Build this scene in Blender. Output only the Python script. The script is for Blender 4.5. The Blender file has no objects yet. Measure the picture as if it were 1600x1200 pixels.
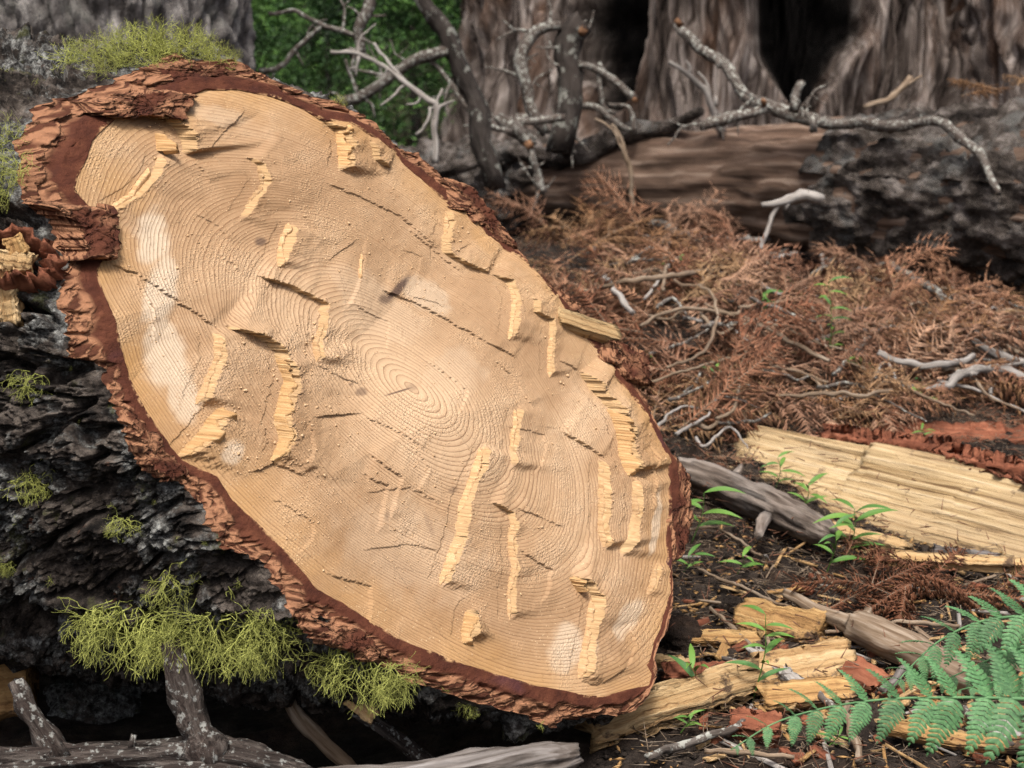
import bpy, math, random
import numpy as np
from mathutils import Vector, Matrix

random.seed(7)
RNG = np.random.default_rng(7)
scene = bpy.context.scene
COL = scene.collection

# ------------------------------------------------------------------ camera
CAM = np.array((0.0, -2.6, 1.10)); PITCH = math.radians(12.0); FPX = 2462.0
cam_data = bpy.data.cameras.new('camera'); cam = bpy.data.objects.new('camera', cam_data); COL.objects.link(cam)
cam.location = CAM; cam.rotation_euler = (math.pi / 2 - PITCH, 0, 0)
cam_data.sensor_width = 36.0; cam_data.lens = 36.0 * FPX / 1600.0
cam_data.clip_start = 0.05; cam_data.clip_end = 500.0
cam_data.dof.use_dof = True; cam_data.dof.focus_distance = 2.55; cam_data.dof.aperture_fstop = 6.3
scene.camera = cam

# ------------------------------------------------------------------ light
SUN_EL, SUN_AZ = math.radians(67), math.radians(186)     # azimuth clockwise from +Y (to the right of the view)
world = bpy.data.worlds.new('World'); scene.world = world; world.use_nodes = True
wn = world.node_tree.nodes; wl = world.node_tree.links
sky = wn.new('ShaderNodeTexSky'); sky.sky_type = 'NISHITA'; sky.sun_disc = False
sky.sun_elevation = SUN_EL; sky.sun_rotation = SUN_AZ
sky.air_density = 0.9; sky.dust_density = 9.0; sky.ozone_density = 0.2
wl.new(sky.outputs[0], wn['Background'].inputs[0]); wn['Background'].inputs[1].default_value = 0.085
sun_data = bpy.data.lights.new('sun', 'SUN'); sun = bpy.data.objects.new('sun', sun_data); COL.objects.link(sun)
sun_data.energy = 1.5; sun_data.angle = math.radians(14); sun_data.color = (1.0, 0.97, 0.92)
sd = Vector((math.sin(SUN_AZ) * math.cos(SUN_EL), math.cos(SUN_AZ) * math.cos(SUN_EL), math.sin(SUN_EL)))
sun.rotation_euler = sd.to_track_quat('Z', 'Y').to_euler(); sun.location = (4, 2, 6)
vs = scene.view_settings
vs.view_transform = 'Standard'; vs.look = 'None'; vs.gamma = 1.0; vs.use_curve_mapping = False
vs.exposure = 0.96
scene.cycles.use_denoising = True; scene.cycles.denoiser = 'OPENIMAGEDENOISE'; scene.cycles.denoising_prefilter = 'NONE'
scene.cycles.max_bounces = 6

# ------------------------------------------------------------------ geometry helpers
RIGHT = np.array((1.0, 0, 0)); FWD = np.array((0, math.cos(PITCH), -math.sin(PITCH))); UP = np.array((0, math.sin(PITCH), math.cos(PITCH)))
def W(px, py, d):
    """point seen at photo position px, py (1600 wide) at distance d along the view"""
    return CAM + d * (FWD + (px - 800.0) / FPX * RIGHT + (600.0 - py) / FPX * UP)
def unit(v):
    v = np.asarray(v, float); return v / np.linalg.norm(v)

_perm = np.random.default_rng(3).permutation(256); _perm = np.concatenate([_perm, _perm, _perm])
_grad = np.random.default_rng(4).normal(size=(256, 3)); _grad /= np.linalg.norm(_grad, axis=1)[:, None]
def pn(x, y, z=0.0):
    x, y, z = np.broadcast_arrays(np.asarray(x, float), np.asarray(y, float), np.asarray(z, float))
    xi, yi, zi = np.floor(x).astype(int), np.floor(y).astype(int), np.floor(z).astype(int)
    xf, yf, zf = x - xi, y - yi, z - zi
    u, v, w = (t * t * t * (t * (t * 6 - 15) + 10) for t in (xf, yf, zf))
    xi &= 255; yi &= 255; zi &= 255
    out = 0
    for dx in (0, 1):
        wx = u if dx else 1 - u
        for dy in (0, 1):
            wy = v if dy else 1 - v
            for dz in (0, 1):
                wz = w if dz else 1 - w
                g = _grad[_perm[_perm[_perm[(xi + dx) & 255] + ((yi + dy) & 255)] + ((zi + dz) & 255)]]
                out = out + wx * wy * wz * (g[..., 0] * (xf - dx) + g[..., 1] * (yf - dy) + g[..., 2] * (zf - dz))
    return out * 1.6
def fbm(x, y, z=0.0, o=4, g=0.5):
    s, a, f = 0, 1.0, 1.0
    for i in range(o):
        s = s + a * pn(np.asarray(x) * f + 11.3 * i, np.asarray(y) * f + 5.1 * i, np.asarray(z) * f + 2.7 * i); a *= g; f *= 2.03
    return s
def worley(x, y, seed=0):
    """2-D cellular noise: distance to nearest, second nearest, id of the cell"""
    xi, yi = np.floor(x).astype(int), np.floor(y).astype(int)
    f1 = np.full(x.shape, 9.0); f2 = np.full(x.shape, 9.0); cid = np.zeros(x.shape, int)
    jit = np.random.default_rng(seed + 50).random((256, 2))
    for dx in (-1, 0, 1):
        for dy in (-1, 0, 1):
            h = _perm[_perm[(xi + dx) & 255] + ((yi + dy) & 255)]
            d = np.hypot(xi + dx + jit[h, 0] - x, yi + dy + jit[h, 1] - y)
            m = d < f1
            f2 = np.where(m, f1, np.minimum(f2, d)); cid = np.where(m, h, cid); f1 = np.where(m, d, f1)
    return f1, f2, cid
def sstep(a, b, x):
    t = np.clip((x - a) / (b - a), 0, 1); return t * t * (3 - 2 * t)

def mesh_np(name, V, quads=None, tris=None, mat=None, smooth=True, attrs=None):
    V = np.asarray(V, np.float32).reshape(-1, 3); me = bpy.data.meshes.new(name)
    me.vertices.add(len(V)); me.vertices.foreach_set('co', V.ravel())
    L, S, T = [], [], []; o = 0
    for F, k in ((quads, 4), (tris, 3)):
        if F is not None and len(F):
            F = np.asarray(F, np.int32).reshape(-1, k); L.append(F.ravel())
            S.append(o + k * np.arange(len(F))); T.append(np.full(len(F), k)); o += F.size
    L = np.concatenate(L).astype(np.int32); S = np.concatenate(S).astype(np.int32)
    me.loops.add(len(L)); me.loops.foreach_set('vertex_index', L)
    me.polygons.add(len(S)); me.polygons.foreach_set('loop_start', S)
    me.update(calc_edges=True)
    if smooth: me.polygons.foreach_set('use_smooth', np.ones(len(S), bool))
    for k, v in (attrs or {}).items():
        v = np.asarray(v, np.float32)
        if v.ndim == 1:
            at = me.attributes.new(k, 'FLOAT', 'POINT'); at.data.foreach_set('value', v)
        else:
            at = me.attributes.new(k, 'FLOAT_VECTOR', 'POINT'); at.data.foreach_set('vector', v.ravel())
    if mat: me.materials.append(mat)
    me.validate()
    return me
class MB:
    """collects shapes (verts, quads, tris, texture coords) that become ONE mesh"""
    def __init__(s): s.V, s.Q, s.T, s.C, s.n = [], [], [], [], 0
    def add(s, V, Q=None, T=None, C=None):
        V = np.asarray(V, float).reshape(-1, 3)
        if Q is not None and len(Q): s.Q.append(np.asarray(Q, int).reshape(-1, 4) + s.n)
        if T is not None and len(T): s.T.append(np.asarray(T, int).reshape(-1, 3) + s.n)
        s.V.append(V); s.C.append(V if C is None else np.asarray(C, float)); s.n += len(V); return s
    def mesh(s, name, mat, smooth=True):
        return mesh_np(name, np.concatenate(s.V), np.concatenate(s.Q) if s.Q else None, np.concatenate(s.T) if s.T else None, mat, smooth, {'tc': np.concatenate(s.C)})
    def build(s, name, mat, parent=None, smooth=True):
        return link(name, s.mesh(name, mat, smooth), parent)
def wmat(o):
    return (wmat(o.parent) @ o.matrix_parent_inverse if o.parent else Matrix.Identity(4)) @ o.matrix_basis
def link(name, me, parent=None):
    o = bpy.data.objects.new(name, me); COL.objects.link(o)
    if parent is not None:
        o.parent = parent; o.matrix_parent_inverse = wmat(parent).inverted()
    return o
def tag(o, label=None, cat=None, group=None, kind=None):
    if label: o['label'] = label
    if cat: o['category'] = cat
    if group: o['group'] = group
    if kind: o['kind'] = kind
    return o
def empty(name, loc=(0, 0, 0)):
    o = bpy.data.objects.new(name, None); COL.objects.link(o); o.location = loc; o.empty_display_size = 0.05; return o

def frames(P):
    T = np.gradient(P, axis=0); T /= np.linalg.norm(T, axis=1)[:, None] + 1e-12
    n = np.cross(T[0], (0.13, 0.27, 0.95)); n /= np.linalg.norm(n); Ns = []
    for t in T:
        n = n - t * np.dot(n, t); n /= np.linalg.norm(n) + 1e-12; Ns.append(n)
    Ns = np.array(Ns); return T, Ns, np.cross(T, Ns)
def catmull(P, step):
    P = np.asarray(P, float)
    if len(P) < 3:
        n = max(2, int(np.linalg.norm(P[-1, :3] - P[0, :3]) / step) + 1); t = np.linspace(0, 1, n)[:, None]; return P[0] + (P[-1] - P[0]) * t
    Q = np.vstack([2 * P[0] - P[1], P, 2 * P[-1] - P[-2]]); out = []
    for i in range(1, len(Q) - 2):
        n = max(2, int(np.linalg.norm(Q[i + 1, :3] - Q[i, :3]) / step))
        t = np.linspace(0, 1, n, endpoint=False)[:, None]
        a, b, c, d = Q[i - 1], Q[i], Q[i + 1], Q[i + 2]
        out.append(0.5 * (2 * b + (c - a) * t + (2 * a - 5 * b + 4 * c - d) * t ** 2 + (3 * b - a - 3 * c + d) * t ** 3))
    return np.vstack(out + [P[-1:]])
def tube(mb, P, R, sides=8, rough=0.0, cap=True, rs=30.0, seed=0.0, jag=0.0, kink=0.0, al=1.0):
    """tapered tube along P with radius R; rough = relative surface unevenness"""
    P = np.asarray(P, float).copy(); n = len(P); R = np.broadcast_to(np.asarray(R, float), (n,))
    if kink:
        s0 = np.concatenate([[0], np.cumsum(np.linalg.norm(np.diff(P, axis=0), axis=1))]) / (float(R.mean()) * 7.0)
        for k in range(3): P[:, k] += kink * 1.6 * pn(s0, seed + 3.1 * k, 0.5)
    T, N, B = frames(P)
    ph = np.linspace(0, 2 * np.pi, sides, endpoint=False); s = np.concatenate([[0], np.cumsum(np.linalg.norm(np.diff(P, axis=0), axis=1))])
    cs, sn = np.cos(ph)[None, :], np.sin(ph)[None, :]
    rr = R[:, None] * np.ones((1, sides))
    if rough:
        rr = rr * (1 + rough * fbm(s[:, None] * rs * 0.5 * al + seed, cs * R[:, None] * rs * 2 + seed, sn * R[:, None] * rs * 2, 3))
    V = P[:, None, :] + rr[..., None] * (cs[..., None] * N[:, None, :] + sn[..., None] * B[:, None, :])
    if jag:
        V[0] -= T[0] * (jag * R[0] * RNG.random(sides))[:, None]; V[-1] += T[-1] * (jag * R[-1] * RNG.random(sides))[:, None]
    C = np.stack([np.broadcast_to(s[:, None], rr.shape), rr * cs, rr * sn], -1)
    i = np.arange(n - 1)[:, None] * sides; j = np.arange(sides)[None, :]; k = (j + 1) % sides
    Q = np.stack([i + j, i + k, i + sides + k, i + sides + j], -1).reshape(-1, 4)
    V, C = V.reshape(-1, 3), C.reshape(-1, 3); tr = []
    if cap:
        V = np.vstack([V, P[0], P[-1]]); C = np.vstack([C, [[s[0], 0, 0], [s[-1], 0, 0]]]); a, b = n * sides, n * sides + 1
        for q in range(sides):
            tr.append((a, (q + 1) % sides, q)); tr.append((b, (n - 1) * sides + q, (n - 1) * sides + (q + 1) % sides))
    mb.add(V, Q, tr, C); return mb
def chunk(L, w, t, stations=20, m=22, ridge=0.06, jag=0.06, taper0=1.0, taper1=1.0, seed=0, bow=0.0, thin1=1.0, rowdy=1.0, rough=0.05):
    """split piece of wood: grain along local X, width Y, thickness Z, fibrous ridges and torn ends"""
    mb = MB(); rng = np.random.default_rng(seed)
    ph = np.linspace(0, 2 * np.pi, m, endpoint=False)
    e = 0.35; cy = np.sign(np.cos(ph)) * np.abs(np.cos(ph)) ** e; cz = np.sign(np.sin(ph)) * np.abs(np.sin(ph)) ** e
    fib = rng.normal(size=m) * ridge; j0, j1 = rng.random(m) * jag, rng.random(m) * jag
    x = np.linspace(0, 1, stations); V = np.zeros((stations, m, 3))
    for i, u in enumerate(x):
        ww = w * 0.5 * (taper0 + (taper1 - taper0) * u) * (1 + 0.10 * rowdy * pn(u * 3 + seed, 0.3, seed)); tt = t * 0.5 * (1 + (thin1 - 1) * u) * (1 + 0.15 * rowdy * pn(u * 2.5, seed, 1.7))
        f = fib * 0.7 + ridge * 0.8 * pn(ph * 3, u * 2.2, seed + 0.5)
        V[i, :, 0] = (u - 0.5) * L + np.where(u < 0.5, -j0 * (1 - 2 * u) ** 3 * L, j1 * (2 * u - 1) ** 3 * L if u > 0.5 else 0)
        V[i, :, 1] = cy * (ww + f * min(w, t) * 1.2) + 0.05 * w * rowdy * pn(u * 1.7, seed, 3.3); V[i, :, 2] = cz * (tt + f * t) + bow * 4 * (u - 0.5) ** 2 * L
    q_ = V / max(w, t); sc_ = rough * max(min(w, t), 0.35 * max(w, t))
    for a_ in range(3): V[..., a_] += sc_ * (1.0 if a_ else 0.6) * fbm(q_[..., 0] * 2.2 + seed, q_[..., 1] * 3.2 + 7 * a_, q_[..., 2] * 3.2, 4, 0.6)
    k = np.arange(stations - 1)[:, None] * m; j = np.arange(m)[None, :]; jj = (j + 1) % m
    Q = np.stack([k + j, k + jj, k + m + jj, k + m + j], -1).reshape(-1, 4)
    Vf = V.reshape(-1, 3); a, b = stations * m, stations * m + 1
    Vf = np.vstack([Vf, V[0].mean(0) + (0.02 * L, 0, 0), V[-1].mean(0) - (0.02 * L, 0, 0)])
    tr = []
    for q in range(m): tr += [(a, (q + 1) % m, q), (b, (stations - 1) * m + q, (stations - 1) * m + (q + 1) % m)]
    mb.add(Vf, Q, tr); return mb
def orient(o, p0, p1, nrm):
    """put a chunk between world points p0 and p1 with its Z axis near nrm"""
    X = unit(np.asarray(p1) - np.asarray(p0)); Z = np.asarray(nrm, float); Z = unit(Z - X * np.dot(X, Z)); Y = np.cross(Z, X); c = (np.asarray(p0) + np.asarray(p1)) / 2
    o.matrix_basis = Matrix(((X[0], Y[0], Z[0], c[0]), (X[1], Y[1], Z[1], c[1]), (X[2], Y[2], Z[2], c[2]), (0, 0, 0, 1))); return o

# ------------------------------------------------------------------ material helpers
class NT:
    def __init__(s, name, rough=0.85, spec=0.25):
        s.m = bpy.data.materials.new(name); s.m.use_nodes = True; s.t = s.m.node_tree; s.b = s.t.nodes['Principled BSDF']
        s.b.inputs['Roughness'].default_value = rough; s.b.inputs['Specular IOR Level'].default_value = spec
    def n(s, ty, **kw):
        x = s.t.nodes.new('ShaderNode' + ty)
        for k, v in kw.items(): setattr(x, k, v)
        return x
    def set(s, inp, v):
        if hasattr(v, 'is_linked') or isinstance(v, bpy.types.NodeSocket): s.t.links.new(v, inp)
        else:
            inp.default_value = (*v, 1.0) if isinstance(v, tuple) and len(v) == 3 and inp.type == 'RGBA' else v
    def attr(s, name, fac=False):
        a = s.n('Attribute'); a.attribute_name = name; return a.outputs['Fac' if fac else 'Vector']
    def obj(s): return s.n('TexCoord').outputs['Object']
    def rnd(s): return s.n('ObjectInfo').outputs['Random']
    def pos(s): return s.n('NewGeometry').outputs['Position']
    def map(s, v, scale=(1, 1, 1), loc=(0, 0, 0), rot=(0, 0, 0)):
        x = s.n('Mapping'); s.set(x.inputs[0], v); x.inputs['Scale'].default_value = scale; x.inputs['Location'].default_value = loc; x.inputs['Rotation'].default_value = rot; return x.outputs[0]
    def noise(s, v, scale=5, detail=4, rough=0.55, dist=0.0):
        x = s.n('TexNoise'); s.set(x.inputs['Vector'], v); x.inputs['Scale'].default_value = scale; x.inputs['Detail'].default_value = detail; x.inputs['Roughness'].default_value = rough; x.inputs['Distortion'].default_value = dist; return x.outputs['Fac']
    def voro(s, v, scale=5, feat='F1', out='Distance', rand=1.0):
        x = s.n('TexVoronoi', feature=feat); s.set(x.inputs['Vector'], v); x.inputs['Scale'].default_value = scale; x.inputs['Randomness'].default_value = rand; return x.outputs[out]
    def ramp(s, f, stops, interp='LINEAR'):
        x = s.n('ValToRGB'); s.set(x.inputs[0], f); x.color_ramp.interpolation = interp; el = x.color_ramp.elements
        while len(el) < len(stops): el.new(0.5)
        for e, (p, c) in zip(el, stops): e.position = p; e.color = (*c, 1) if isinstance(c, tuple) else (c, c, c, 1)
        return x.outputs[0]
    def mix(s, f, a, b, mode='MIX'):
        x = s.n('Mix', data_type='RGBA', blend_type=mode); s.set(x.inputs[0], f); s.set(x.inputs[6], a); s.set(x.inputs[7], b); return x.outputs[2]
    def math(s, op, a, b=0.0, clamp=False):
        x = s.n('Math', operation=op); x.use_clamp = clamp; s.set(x.inputs[0], a); s.set(x.inputs[1], b); return x.outputs[0]
    def bump(s, h, strength=0.5, dist=0.01, prev=None):
        x = s.n('Bump'); s.set(x.inputs['Height'], h); x.inputs['Strength'].default_value = strength; x.inputs['Distance'].default_value = dist
        if prev is not None: s.set(x.inputs['Normal'], prev)
        return x.outputs[0]
    def done(s, col, normal=None, rough=None):
        s.set(s.b.inputs['Base Color'], col)
        if normal is not None: s.set(s.b.inputs['Normal'], normal)
        if rough is not None: s.set(s.b.inputs['Roughness'], rough)
        return s.m
MAT = {}
def grain(name, stops, sx=3.0, sy=110.0, blotch=(0.5, 0.5, 0.5), bf=0.4, bump=0.6, dist=0.004, bs=6.0, vary=0.25, rough=0.85, crust=None):
    """fibrous wood or stick: streaks run along the first axis of the tc attribute"""
    k = NT(name, rough); tc = k.attr('tc')
    f = k.noise(k.map(tc, (sx, sy, sy)), 1.0, 5, 0.6, 0.3); c = k.ramp(f, stops)
    b = k.noise(k.map(tc, (bs * 0.6, bs, bs)), 1.0, 4, 0.6)
    c = k.mix(k.math('MULTIPLY', k.ramp(b, [(0.45, 0.0), (0.65, 1.0)]), bf), c, blotch)
    if crust:
        cr = k.ramp(k.noise(tc, crust[1], 5, 0.65), [(crust[2], 0.0), (crust[2] + 0.06, 1.0)]); c = k.mix(cr, c, crust[0])
    c = k.mix(vary, c, k.mix(1.0, c, k.ramp(k.rnd(), [(0, 0.45), (1, 1.5)]), 'MULTIPLY'))
    nb = k.bump(f, bump, dist); nb = k.bump(k.noise(tc, 160, 3, 0.6), 0.25, dist * 0.5, nb)
    MAT[name] = k.done(c, nb); return MAT[name]
def lin(r, g, b):
    return tuple(((v / 255.0) / 12.92 if v <= 10 else ((v / 255.0 + 0.055) / 1.055) ** 2.4) for v in (r, g, b))

grain('split_wood', [(0.30, (0.15, 0.08, 0.035)), (0.42, (0.38, 0.24, 0.11)), (0.58, (0.52, 0.37, 0.195)), (0.78, (0.63, 0.48, 0.29))], 2.0, 80, (0.36, 0.23, 0.11), 0.5, 1.0, 0.012, 9, 0.25, 0.85, ((0.10, 0.065, 0.04), 16.0, 0.60))
grain('torn_fibre', [(0.25, (0.26, 0.13, 0.05)), (0.5, (0.46, 0.285, 0.13)), (0.75, (0.63, 0.44, 0.24))], 6.0, 330, (0.52, 0.34, 0.16), 0.4, 1.0, 0.003)
grain('orange_chip', [(0.30, (0.12, 0.06, 0.025)), (0.45, (0.33, 0.19, 0.075)), (0.6, (0.45, 0.285, 0.12)), (0.78, (0.56, 0.39, 0.19))], 2.5, 90, (0.27, 0.15, 0.065), 0.5, 1.0, 0.010, 9, 0.25, 0.85, ((0.09, 0.055, 0.035), 16.0, 0.58))
grain('grey_wood', [(0.34, (0.018, 0.014, 0.012)), (0.43, (0.085, 0.074, 0.067)), (0.55, (0.165, 0.152, 0.145)), (0.75, (0.30, 0.29, 0.285))], 3.0, 70, (0.11, 0.09, 0.075), 0.6, 0.8, 0.004)
grain('dry_stick', [(0.3, (0.10, 0.065, 0.04)), (0.5, (0.22, 0.165, 0.115)), (0.75, (0.36, 0.31, 0.25))], 8.0, 140, (0.09, 0.06, 0.045), 0.5, 0.7, 0.002)
grain('lichen_stick', [(0.3, (0.045, 0.036, 0.03)), (0.5, (0.10, 0.085, 0.075)), (0.75, (0.20, 0.19, 0.175))], 14.0, 70, (0.07, 0.05, 0.04), 0.5, 0.9, 0.004, 12, 0.2, 0.9, ((0.33, 0.34, 0.31), 60.0, 0.53))
grain('pale_stick', [(0.3, (0.16, 0.145, 0.13)), (0.5, (0.31, 0.29, 0.27)), (0.75, (0.46, 0.45, 0.43))], 8.0, 120, (0.13, 0.10, 0.085), 0.4, 0.7, 0.003)
grain('dark_bark_stick', [(0.34, (0.012, 0.009, 0.008)), (0.5, (0.055, 0.045, 0.040)), (0.70, (0.17, 0.15, 0.135))], 12.0, 130, (0.05, 0.035, 0.03), 0.6, 1.0, 0.014, 14, 0.2, 0.9, ((0.30, 0.31, 0.295), 85.0, 0.56))
grain('brown_log', [(0.30, (0.035, 0.021, 0.014)), (0.5, (0.125, 0.080, 0.057)), (0.72, (0.32, 0.25, 0.20))], 1.6, 34, (0.055, 0.038, 0.028), 0.6, 0.8, 0.01, 3.0, 0.1)
grain('red_bark', [(0.25, (0.085, 0.026, 0.013)), (0.5, (0.20, 0.070, 0.038)), (0.75, (0.36, 0.15, 0.085))], 12, 60, (0.11, 0.04, 0.022), 0.5, 1.0, 0.005, 14, 0.2)
grain('cut_end', [(0.3, (0.09, 0.045, 0.025)), (0.6, (0.22, 0.12, 0.065))], 30, 60, (0.2, 0.08, 0.03), 0.4, 0.8, 0.003)

grain('dark_limb', [(0.3, (0.010, 0.008, 0.007)), (0.5, (0.030, 0.025, 0.022)), (0.75, (0.075, 0.066, 0.060))], 14.0, 45, (0.05, 0.04, 0.035), 0.5, 1.0, 0.01, 9, 0.1, 0.9, ((0.19, 0.195, 0.175), 18.0, 0.56))

grain('slab_wood', [(0.36, (0.12, 0.07, 0.033)), (0.43, (0.34, 0.235, 0.115)), (0.55, (0.50, 0.375, 0.21)), (0.74, (0.64, 0.52, 0.35))], 1.3, 75, (0.34, 0.25, 0.15), 0.5, 1.0, 0.014, 6, 0.1, 0.85, ((0.16, 0.11, 0.07), 12.0, 0.64))

grain('crumb', [(0.3, (0.50, 0.33, 0.185)), (0.7, (0.66, 0.48, 0.30))], 60, 200, (0.55, 0.37, 0.21), 0.3, 0.3, 0.002)

grain('torn_soft', [(0.25, (0.30, 0.165, 0.075)), (0.5, (0.47, 0.305, 0.16)), (0.75, (0.60, 0.43, 0.255))], 6.0, 330, (0.40, 0.25, 0.125), 0.5, 1.0, 0.003, 20, 0.4)

# ------------------------------------------------------------------ ground
def terrain(x, y):
    x = np.asarray(x, float); y = np.asarray(y, float)
    z = 0.035 * y + 0.012 * np.maximum(y - 2, 0)
    z = z + np.maximum(y - 11, 0) ** 1.25 * 0.30
    z = z + 0.22 * np.exp(-((x - 0.65) / 0.8) ** 2 - ((y - 2.2) / 0.8) ** 2)          # heap of litter
    z = z + 0.20 * np.exp(-((x - 0.3) / 0.8) ** 2 - ((y - 3.5) / 0.9) ** 2)
    z = z - 0.16 * np.exp(-((x + 0.75) / 0.75) ** 2 - ((y - 0.15) / 0.55) ** 2)          # hollow under the cut log
    z = z + 0.05 * fbm(x * 0.9, y * 0.9, 0.0, 3) + 0.012 * fbm(x * 9, y * 9, 3.0, 3)
    return z
def ray_ground(px, py):
    d = np.linspace(1.2, 16, 900); P = CAM + d[:, None] * (FWD + (px - 800.0) / FPX * RIGHT + (600.0 - py) / FPX * UP)
    below = P[:, 2] < terrain(P[:, 0], P[:, 1]); i = int(np.argmax(below)) if below.any() else len(d) - 1
    return P[i], d[i]
def spaced(lo, hi, c, n, k):
    t = np.linspace(-1, 1, n); s = np.sinh(k * t) / np.sinh(k); return np.where(s < 0, c + s * (c - lo), c + s * (hi - c))
k = NT('forest_soil', 0.95, 0.15); p = k.pos()
c = k.ramp(k.noise(p, 14, 6, 0.7), [(0.3, (0.013, 0.010, 0.008)), (0.5, (0.040, 0.031, 0.026)), (0.7, (0.10, 0.080, 0.066))])
c = k.mix(k.ramp(k.noise(p, 3.2, 5, 0.6), [(0.5, 0.0), (0.64, 0.6)]), c, k.ramp(k.noise(p, 70, 3, 0.6), [(0.35, (0.055, 0.034, 0.024)), (0.65, (0.15, 0.095, 0.065))]))
gp = k.n('SeparateXYZ'); k.set(gp.inputs[0], p)
far = k.ramp(k.math('MULTIPLY', k.math('SUBTRACT', gp.outputs[1], 9.0), 0.2), [(0.0, 0.0), (1.0, 1.0)])
c = k.mix(far, c, k.ramp(k.noise(p, 1.6, 6, 0.7), [(0.35, (0.008, 0.016, 0.006)), (0.65, (0.035, 0.065, 0.022))]))
nb = k.bump(k.noise(p, 45, 6, 0.75), 1.0, 0.03)
MAT['soil'] = k.done(c, nb)
xs, ys = spaced(-150, 150, 0.4, 360, 7.2), spaced(-60, 230, 0.6, 420, 6.6)
X, Y = np.meshgrid(xs, ys); Z = terrain(X, Y)
Z = Z + np.exp(-((X / 7) ** 2 + ((Y - 1) / 6) ** 2)) * (0.012 * fbm(X * 28, Y * 28, 1.0, 2) + 0.007 * pn(X * 70, Y * 70))
nx, ny = len(xs), len(ys); i = np.arange(ny - 1)[:, None] * nx + np.arange(nx - 1)[None, :]
Q = np.stack([i, i + 1, i + nx + 1, i + nx], -1).reshape(-1, 4)
tag(link('forest_floor', mesh_np('forest_floor', np.stack([X, Y, Z], -1), Q, None, MAT['soil'])), 'dark forest floor of black soil and needle litter', 'ground', kind='structure')

# ------------------------------------------------------------------ the cut log: frame of its sawn face
FACE_C = W(620, 605, 2.6)
BX = RIGHT + 0.95 * FWD; BY = UP + 0.87 * FWD               # in-plane directions
NRM = unit(0.95 * RIGHT - FWD + 0.87 * UP); AX = unit(-0.94 * RIGHT + 0.34 * FWD + 0.09 * UP)   # face normal, grain direction (into the log)
_inv = np.linalg.inv(np.stack([BX, BY, NRM], 1))
def XY(px, py):
    d = FWD + (px - 800.0) / FPX * RIGHT + (600.0 - py) / FPX * UP
    t = np.dot(FACE_C - CAM, NRM) / np.dot(d, NRM); q = _inv @ (CAM + t * d - FACE_C); return q[:2]
def XYs(L): return np.array([XY(*p[:2]) for p in L])
def P3(x, y, h): return FACE_C + np.asarray(x)[..., None] * BX + np.asarray(y)[..., None] * BY - np.asarray(h)[..., None] * AX
PX = 2.6 / FPX                                              # one photo pixel at the face, in metres
WOOD = [(277,154),(319,141),(360,141),(420,152),(461,167),(499,188),(532,193),(562,210),(600,232),(612,236),(631,259),(669,289),(702,319),(740,345),(762,371),(800,405),(830,442),(860,467),(872,490),(909,524),(931,546),(956,587),(984,625),(1006,659),(1019,681),(1031,719),(1038,756),(1040,797),(1042,846),(1044,880),(1050,905),(1052,945),(1044,985),(1030,1005),(1024,1030),(1012,1044),(1026,1052),(1021,1072),(980,1080),(942,1087),(905,1084),(867,1076),(830,1069),(762,1050),(710,1033),(657,1012),(620,996),(575,967),(537,941),(500,922),(460,880),(420,835),(397,812),(364,782),(341,745),(289,719),(270,692),(240,647),(214,599),(187,542),(169,497),(154,464),(144,424),(158,405),(157,345),(113,300),(116,277),(139,221),(161,199),(187,180),(225,172),(262,168)]
OUTER = [(128,150),(75,172),(45,232),(49,285),(60,315),(101,349),(98,386),(112,409),(101,442),(99,471),(116,524),(124,561),(150,557),(176,580),(184,625),(206,674),(232,722),(259,726),(262,745),(296,760),(334,797),(334,820),(364,859),(412,874),(439,911),(472,964),(521,969),(560,1000),(600,1031),(657,1069),(710,1080),(747,1099),(792,1106),(837,1121),(875,1140),(897,1129),(942,1121),(991,1117),(1014,1099),(1022,1074),(1036,1052),(1026,1030),(1034,1006),(1048,985),(1056,945),(1055,905),(1058,880),(1074,836),(1074,787),(1072,730),(1045,700),(1025,655),(1017,625),(1002,602),(984,542),(950,524),(931,509),(897,479),(864,452),(830,422),(800,375),(770,337),(747,319),(725,296),(695,277),(661,240),(627,232),(609,214),(571,180),(541,165),(500,150),(480,142),(442,127),(409,112),(375,90),(319,97),(292,82),(240,104),(200,125),(161,139)]
PITH = XY(635, 605); CTR = XY(600, 610)
NTH = 1440; TH = np.linspace(-np.pi, np.pi, NTH, endpoint=False)
def radial(poly):
    P = XYs(poly) - CTR; out = np.zeros(NTH); D = np.stack([np.cos(TH), np.sin(TH)], -1)
    for a, b in zip(P, np.roll(P, -1, 0)):
        e = b - a; den = D[:, 0] * e[1] - D[:, 1] * e[0]; den = np.where(abs(den) < 1e-9, 1e-9, den)
        t = (a[0] * e[1] - a[1] * e[0]) / den; s = (a[0] * D[:, 1] - a[1] * D[:, 0]) / den
        out = np.where((t > 0) & (s >= -1e-6) & (s <= 1 + 1e-6), np.maximum(out, t), out)
    return out
def rper(th, tab): return np.interp(th, np.concatenate([TH, [np.pi]]), np.concatenate([tab, tab[:1]]))
R_WOOD = radial(WOOD); R_OUT = np.maximum(radial(OUTER), R_WOOD + 0.002)
R_WOOD = R_WOOD * (1 + 0.004 * pn(TH * 22, 0.0, 0.4))
R_OUT = R_OUT + (0.006 * pn(np.cos(TH) * 14, np.sin(TH) * 14) + 0.004 * pn(np.cos(TH) * 40, np.sin(TH) * 40, 2.0)) * np.clip((R_OUT - R_WOOD) / 0.03, 0, 1)

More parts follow.
